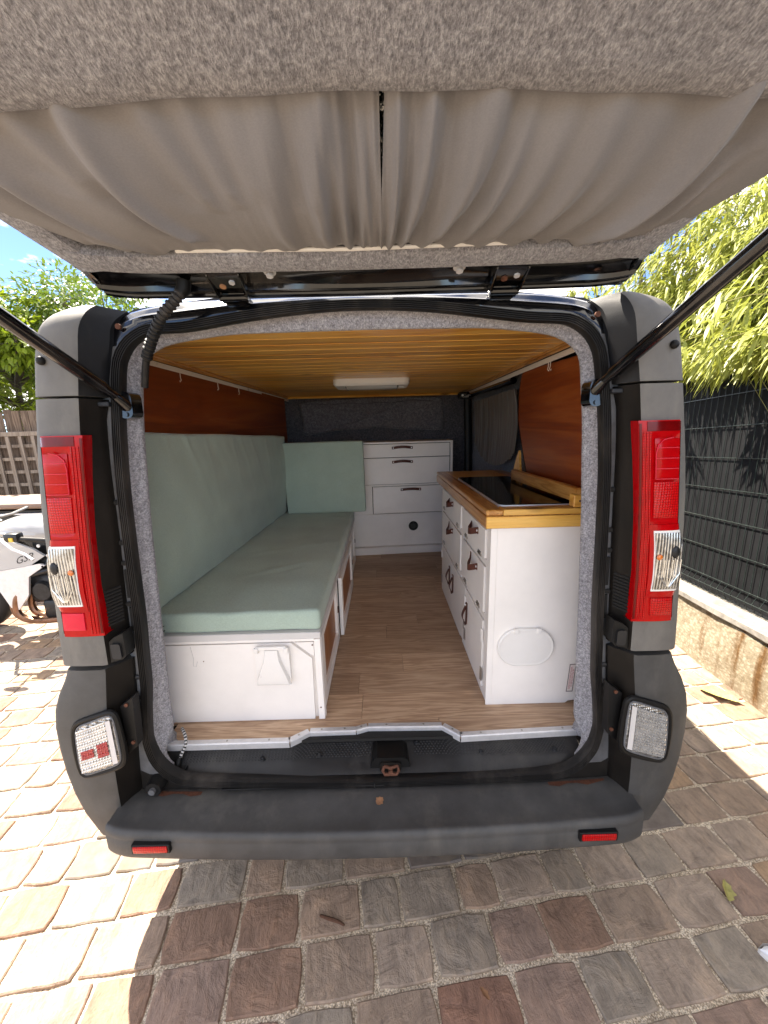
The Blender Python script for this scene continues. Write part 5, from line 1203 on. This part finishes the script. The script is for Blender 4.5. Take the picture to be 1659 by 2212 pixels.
bxo = thing('storage_box', (-4.1, 3.1, 0), 'dark storage box with a tan lid and silver trim behind the motorcycle', 'box')
s = MB(); s.box(-4.75, -3.28, 2.85, 3.4, 0, .80, .01); s.build('body', M['bike_black'], bxo)
s = MB(); s.box(-4.80, -3.24, 2.80, 3.45, .87, .93, .022, 0, 3); s.build('lid', M['seat'], bxo)
for z in (.815, .845):
    s = MB(); s.box(-4.78, -3.26, 2.825, 3.42, z - .008, z + .008, .003); s.build('trim', M['alu'] if z < .83 else M['bike_black'], bxo)

mc = thing('motorcycle', (-3.0, 2.0, 0), 'white and black motorcycle parked left of the van, handlebar and engine showing', 'motorcycle')
for nm, x in (('front', -3.78), ('rear', -2.34)):
    s = MB(); rows = []
    for i in range(36):
        a = i * 2 * math.pi / 36; rows.append([(x + (.30 + q * .07) * 0 + (.245 + .062 * math.cos(b_) * 1.0) * math.cos(a), 2.0 + .062 * math.sin(b_), .307 + (.245 + .062 * math.cos(b_)) * math.sin(a)) for b_ in [k * 2 * math.pi / 12 for k in range(12)] for q in (0,)])
    s.grid(rows, 0, True, True); wh = s.build('wheel', M['rubber'], mc)
    s = MB(); s.grid([[(x + .19 * math.cos(a), 2.0 + dy, .307 + .19 * math.sin(a)) for dy in (-.04, .04)] for a in [k * 2 * math.pi / 30 for k in range(30)]], 0, True); s.tube([(x, 1.93, .307), (x, 2.07, .307)], .03, 12)
    for k in range(5):
        a = k * 1.2566; s.tube([(x, 2.0, .307), (x + .19 * math.cos(a), 2.0, .307 + .19 * math.sin(a))], .013, 6)
    s.build('rim', M['engine'], wh)
    s = MB(); s.disc((x, 1.925, .307), (0, -1, 0), .13, .005, 28); s.build('brake_disc', M['steel'], wh)
s = MB(); 
for dy in (-.09, .09): s.tube([(-3.78, 2 + dy, .307), (-3.66, 2 + dy, .62), (-3.545, 2 + dy, .92)], [.028, .024, .022], 10)
s.build('fork', M['steel'], mc)
s = MB(); s.tube([(-3.55, 2.0, .90), (-3.2, 1.92, .70), (-2.75, 1.90, .56), (-2.66, 1.92, .40)], [.03, .035, .03, .03], 8); s.tube([(-3.55, 2.0, .88), (-3.35, 1.96, .62), (-3.25, 1.93, .40), (-2.9, 1.92, .27)], .022, 8); s.tube([(-2.78, 1.92, .56), (-2.5, 1.94, .72), (-2.15, 1.98, .80)], .02, 8); s.tube([(-2.72, 1.90, .40), (-2.5, 1.89, .34), (-2.34, 1.89, .31)], .025, 8); s.build('frame', M['bike_black'], mc)
s = MB(); s.box(-3.22, -2.72, 1.86, 2.14, .26, .52, .05, 0, 2); s.box(-3.26, -3.02, 1.88, 2.12, .44, .68, .03, 0, 2)
for k in range(5): s.box(-3.30, -3.00, 1.875, 2.125, .47 + .04 * k, .48 + .04 * k, .002)
s.box(-3.12, -2.60, 1.85, 2.12, .13, .30, .03, 0, 2); s.box(-3.14, -2.62, 1.90, 2.10, .55, .80, .03, 0, 2); s.box(-2.74, -2.45, 1.88, 2.12, .22, .74, .04, 0, 2)
s.disc((-2.90, 1.86, .40), (0, -1, 0), .11, .035, 24, 0, .095); s.disc((-3.08, 1.86, .38), (0, -1, 0), .085, .03, 24, 0, .07); s.tube([(-3.15, 1.84, .52), (-2.95, 1.83, .57), (-2.72, 1.86, .52)], .02, 8); s.tube([(-3.0, 1.84, .62), (-2.86, 1.84, .50), (-2.8, 1.85, .3)], .012, 8); s.build('engine', M['engine'], mc)
s = MB()
for (x, z, r0) in ((-2.87, .26, .016), (-3.10, .46, .022), (-2.96, .58, .014), (-2.80, .52, .012), (-3.02, .66, .013)): s.disc((x, 1.832, z + .1), (0, -1, 0), r0, .008, 14)
s.build('engine_bolt', M['alu'], mc)
s = MB()
for dx, dy in ((0, 0), (.05, -.03), (.10, .05)): s.tube(catmull([(-3.24 + dx, 1.90 + dy, .45), (-3.33 + dx, 1.86 + dy, .34), (-3.34 + dx, 1.85 + dy, .20), (-3.24 + dx, 1.86 + dy, .135), (-3.05 + dx, 1.88 + dy, .13)], 30, False), .024, 10)
s.build('exhaust_header', M['exhaust'], mc)
s = MB(); rows = []
for i in range(15):
    t = i / 14; x = lerp(-3.42, -2.80, t); hh = .155 * math.sin(math.pi * (.12 + .80 * t)) ** .7; ww = .155 * math.sin(math.pi * (.18 + .70 * t)) ** .6
    rows.append([(x, 2 + ww * math.cos(a), .80 + .045 * (1 - t) + hh * (math.sin(a) if math.sin(a) > 0 else .4 * math.sin(a))) for a in [k * 2 * math.pi / 20 for k in range(20)]])
s.grid(rows, 0, False, True); s.build('fuel_tank', M['bike_white'], mc)
s = MB(); rows = [[(lerp(-3.10, -2.78, t), 1.875 + .02 * abs(t - .4), lerp(.745, .82, b_ * (1 - .3 * t)) + .03 * t) for b_ in (0, .5, 1)] for t in [k / 8 for k in range(9)]]; s.grid([[(x, y - .014, z) for x, y, z in r] for r in rows]); s.build('knee_pad', M['bike_black'], mc)
s = MB(); rows = [[(x, 2 + dy, z - .03 * (abs(dy) / .13) ** 2) for dy in (-.14, -.08, 0, .08, .14)] for x, z in ((-2.84, .80), (-2.6, .79), (-2.4, .82), (-2.15, .90), (-2.0, .92))]; s.grid(rows); s.grid([[(x, y, z - .06) for x, y, z in r] for r in rows]); s.build('seat', M['bike_black'], mc)
# white side fairing with lettering, silver radiator shroud
fp = [(-3.50, .78), (-3.28, .83), (-3.06, .74), (-2.98, .68), (-3.10, .61), (-3.40, .56), (-3.55, .60)]
s = MB(); s.prism(fp, 1, 1.815, 1.835); fa = s.build('side_fairing', M['bike_white'], mc)
text_mesh('GSR', 'lettering', .085, lambda tx, ty: Vector((-3.13 + tx + ty * .3, 1.8135, .665 + tx * .30 + ty)), M['print_black'], fa)
s = MB(); s.prism([(-3.45, .55), (-3.03, .62), (-2.99, .605), (-3.135, .515), (-3.17, .36), (-3.27, .24), (-3.33, .26)], 1, 1.812, 1.83); s.disc((-3.01, 1.811, .597), (0, -1, 0), .008, .003, 10, 1); s.build('radiator_shroud', [M['alu'], M['black']], mc)
# handlebar with grip, switchgear, clutch lever, mirror
s = MB(); s.tube([(-3.48, 2.30, .98), (-3.45, 2.12, .96), (-3.47, 1.92, .955), (-3.30, 1.72, .92), (-3.06, 1.70, .87)], .012, 10); hbr = s.build('handlebar', M['steel'], mc)
s = MB(); s.tube([(-3.02, 1.70, .853), (-2.84, 1.70, .838), (-2.775, 1.70, .833)], .017, 12); s.build('grip', M['rubber'], hbr)
s = MB(); s.box(-3.12, -3.02, 1.67, 1.735, .835, .90, .012, 0, 2); s.build('switch_block', M['bike_black'], hbr)
s = MB(); s.box(-3.075, -3.045, 1.662, 1.672, .84, .87, .002); s.build('switch', M['yellow'], hbr)
s = MB(); s.tube([(-3.12, 1.65, .87), (-3.02, 1.62, .80), (-2.93, 1.61, .765), (-2.875, 1.61, .72)], [.011, .009, .008, .010], 8); s.build('clutch_lever', M['alu'], hbr)
s = MB(); s.tube([(-3.18, 1.72, .90), (-3.22, 1.66, 1.05)], .007, 8); s.ball((-3.23, 1.64, 1.09), .07, 0, (1.2, .25, .7)); s.build('mirror', M['bike_black'], hbr)
s = MB(); s.tube([(-2.62, 1.86, .33), (-2.52, 1.74, .10), (-2.46, 1.70, .0)], .013, 8); s.build('side_stand', M['bike_black'], mc)
s = MB(); s.ball((-3.70, 2.0, .92), .11, 0, (.8, 1, 1)); s.build('headlight', M['bike_white'], mc)

mc.location.x += .40          # parts follow their Empty

# toe of a canvas shoe at the right edge
sh = thing('canvas_shoe', (1.15, -.24, 0), 'white toe of a canvas shoe just entering at the lower right edge', 'shoe')
s = MB(); rows = []
for i in range(12):
    t = i / 11; w_ = .045 * math.sin(math.pi * (.0 + .56 * t)) ** .45; h = .012 + .05 * t ** .8
    rows.append([(1.146 + .26 * t, -.195 - .10 * t + w_ * math.cos(a), .012 + h * max(0, math.sin(a))) for a in [k * math.pi / 10 for k in range(11)]])
s.grid(rows); s.build('upper', M['shoe'], sh)
s = MB(); s.grid([[(x, y, z) for x, y, z in ((r[0][0], r[0][1] + .004, .0), (r[0][0], r[0][1] + .004, .02))] for r in rows] + [[(r[-1][0], r[-1][1] - .004, 0), (r[-1][0], r[-1][1] - .004, .02)] for r in rows[::-1]], 0, True); s.build('sole', M['plas_white'], sh)
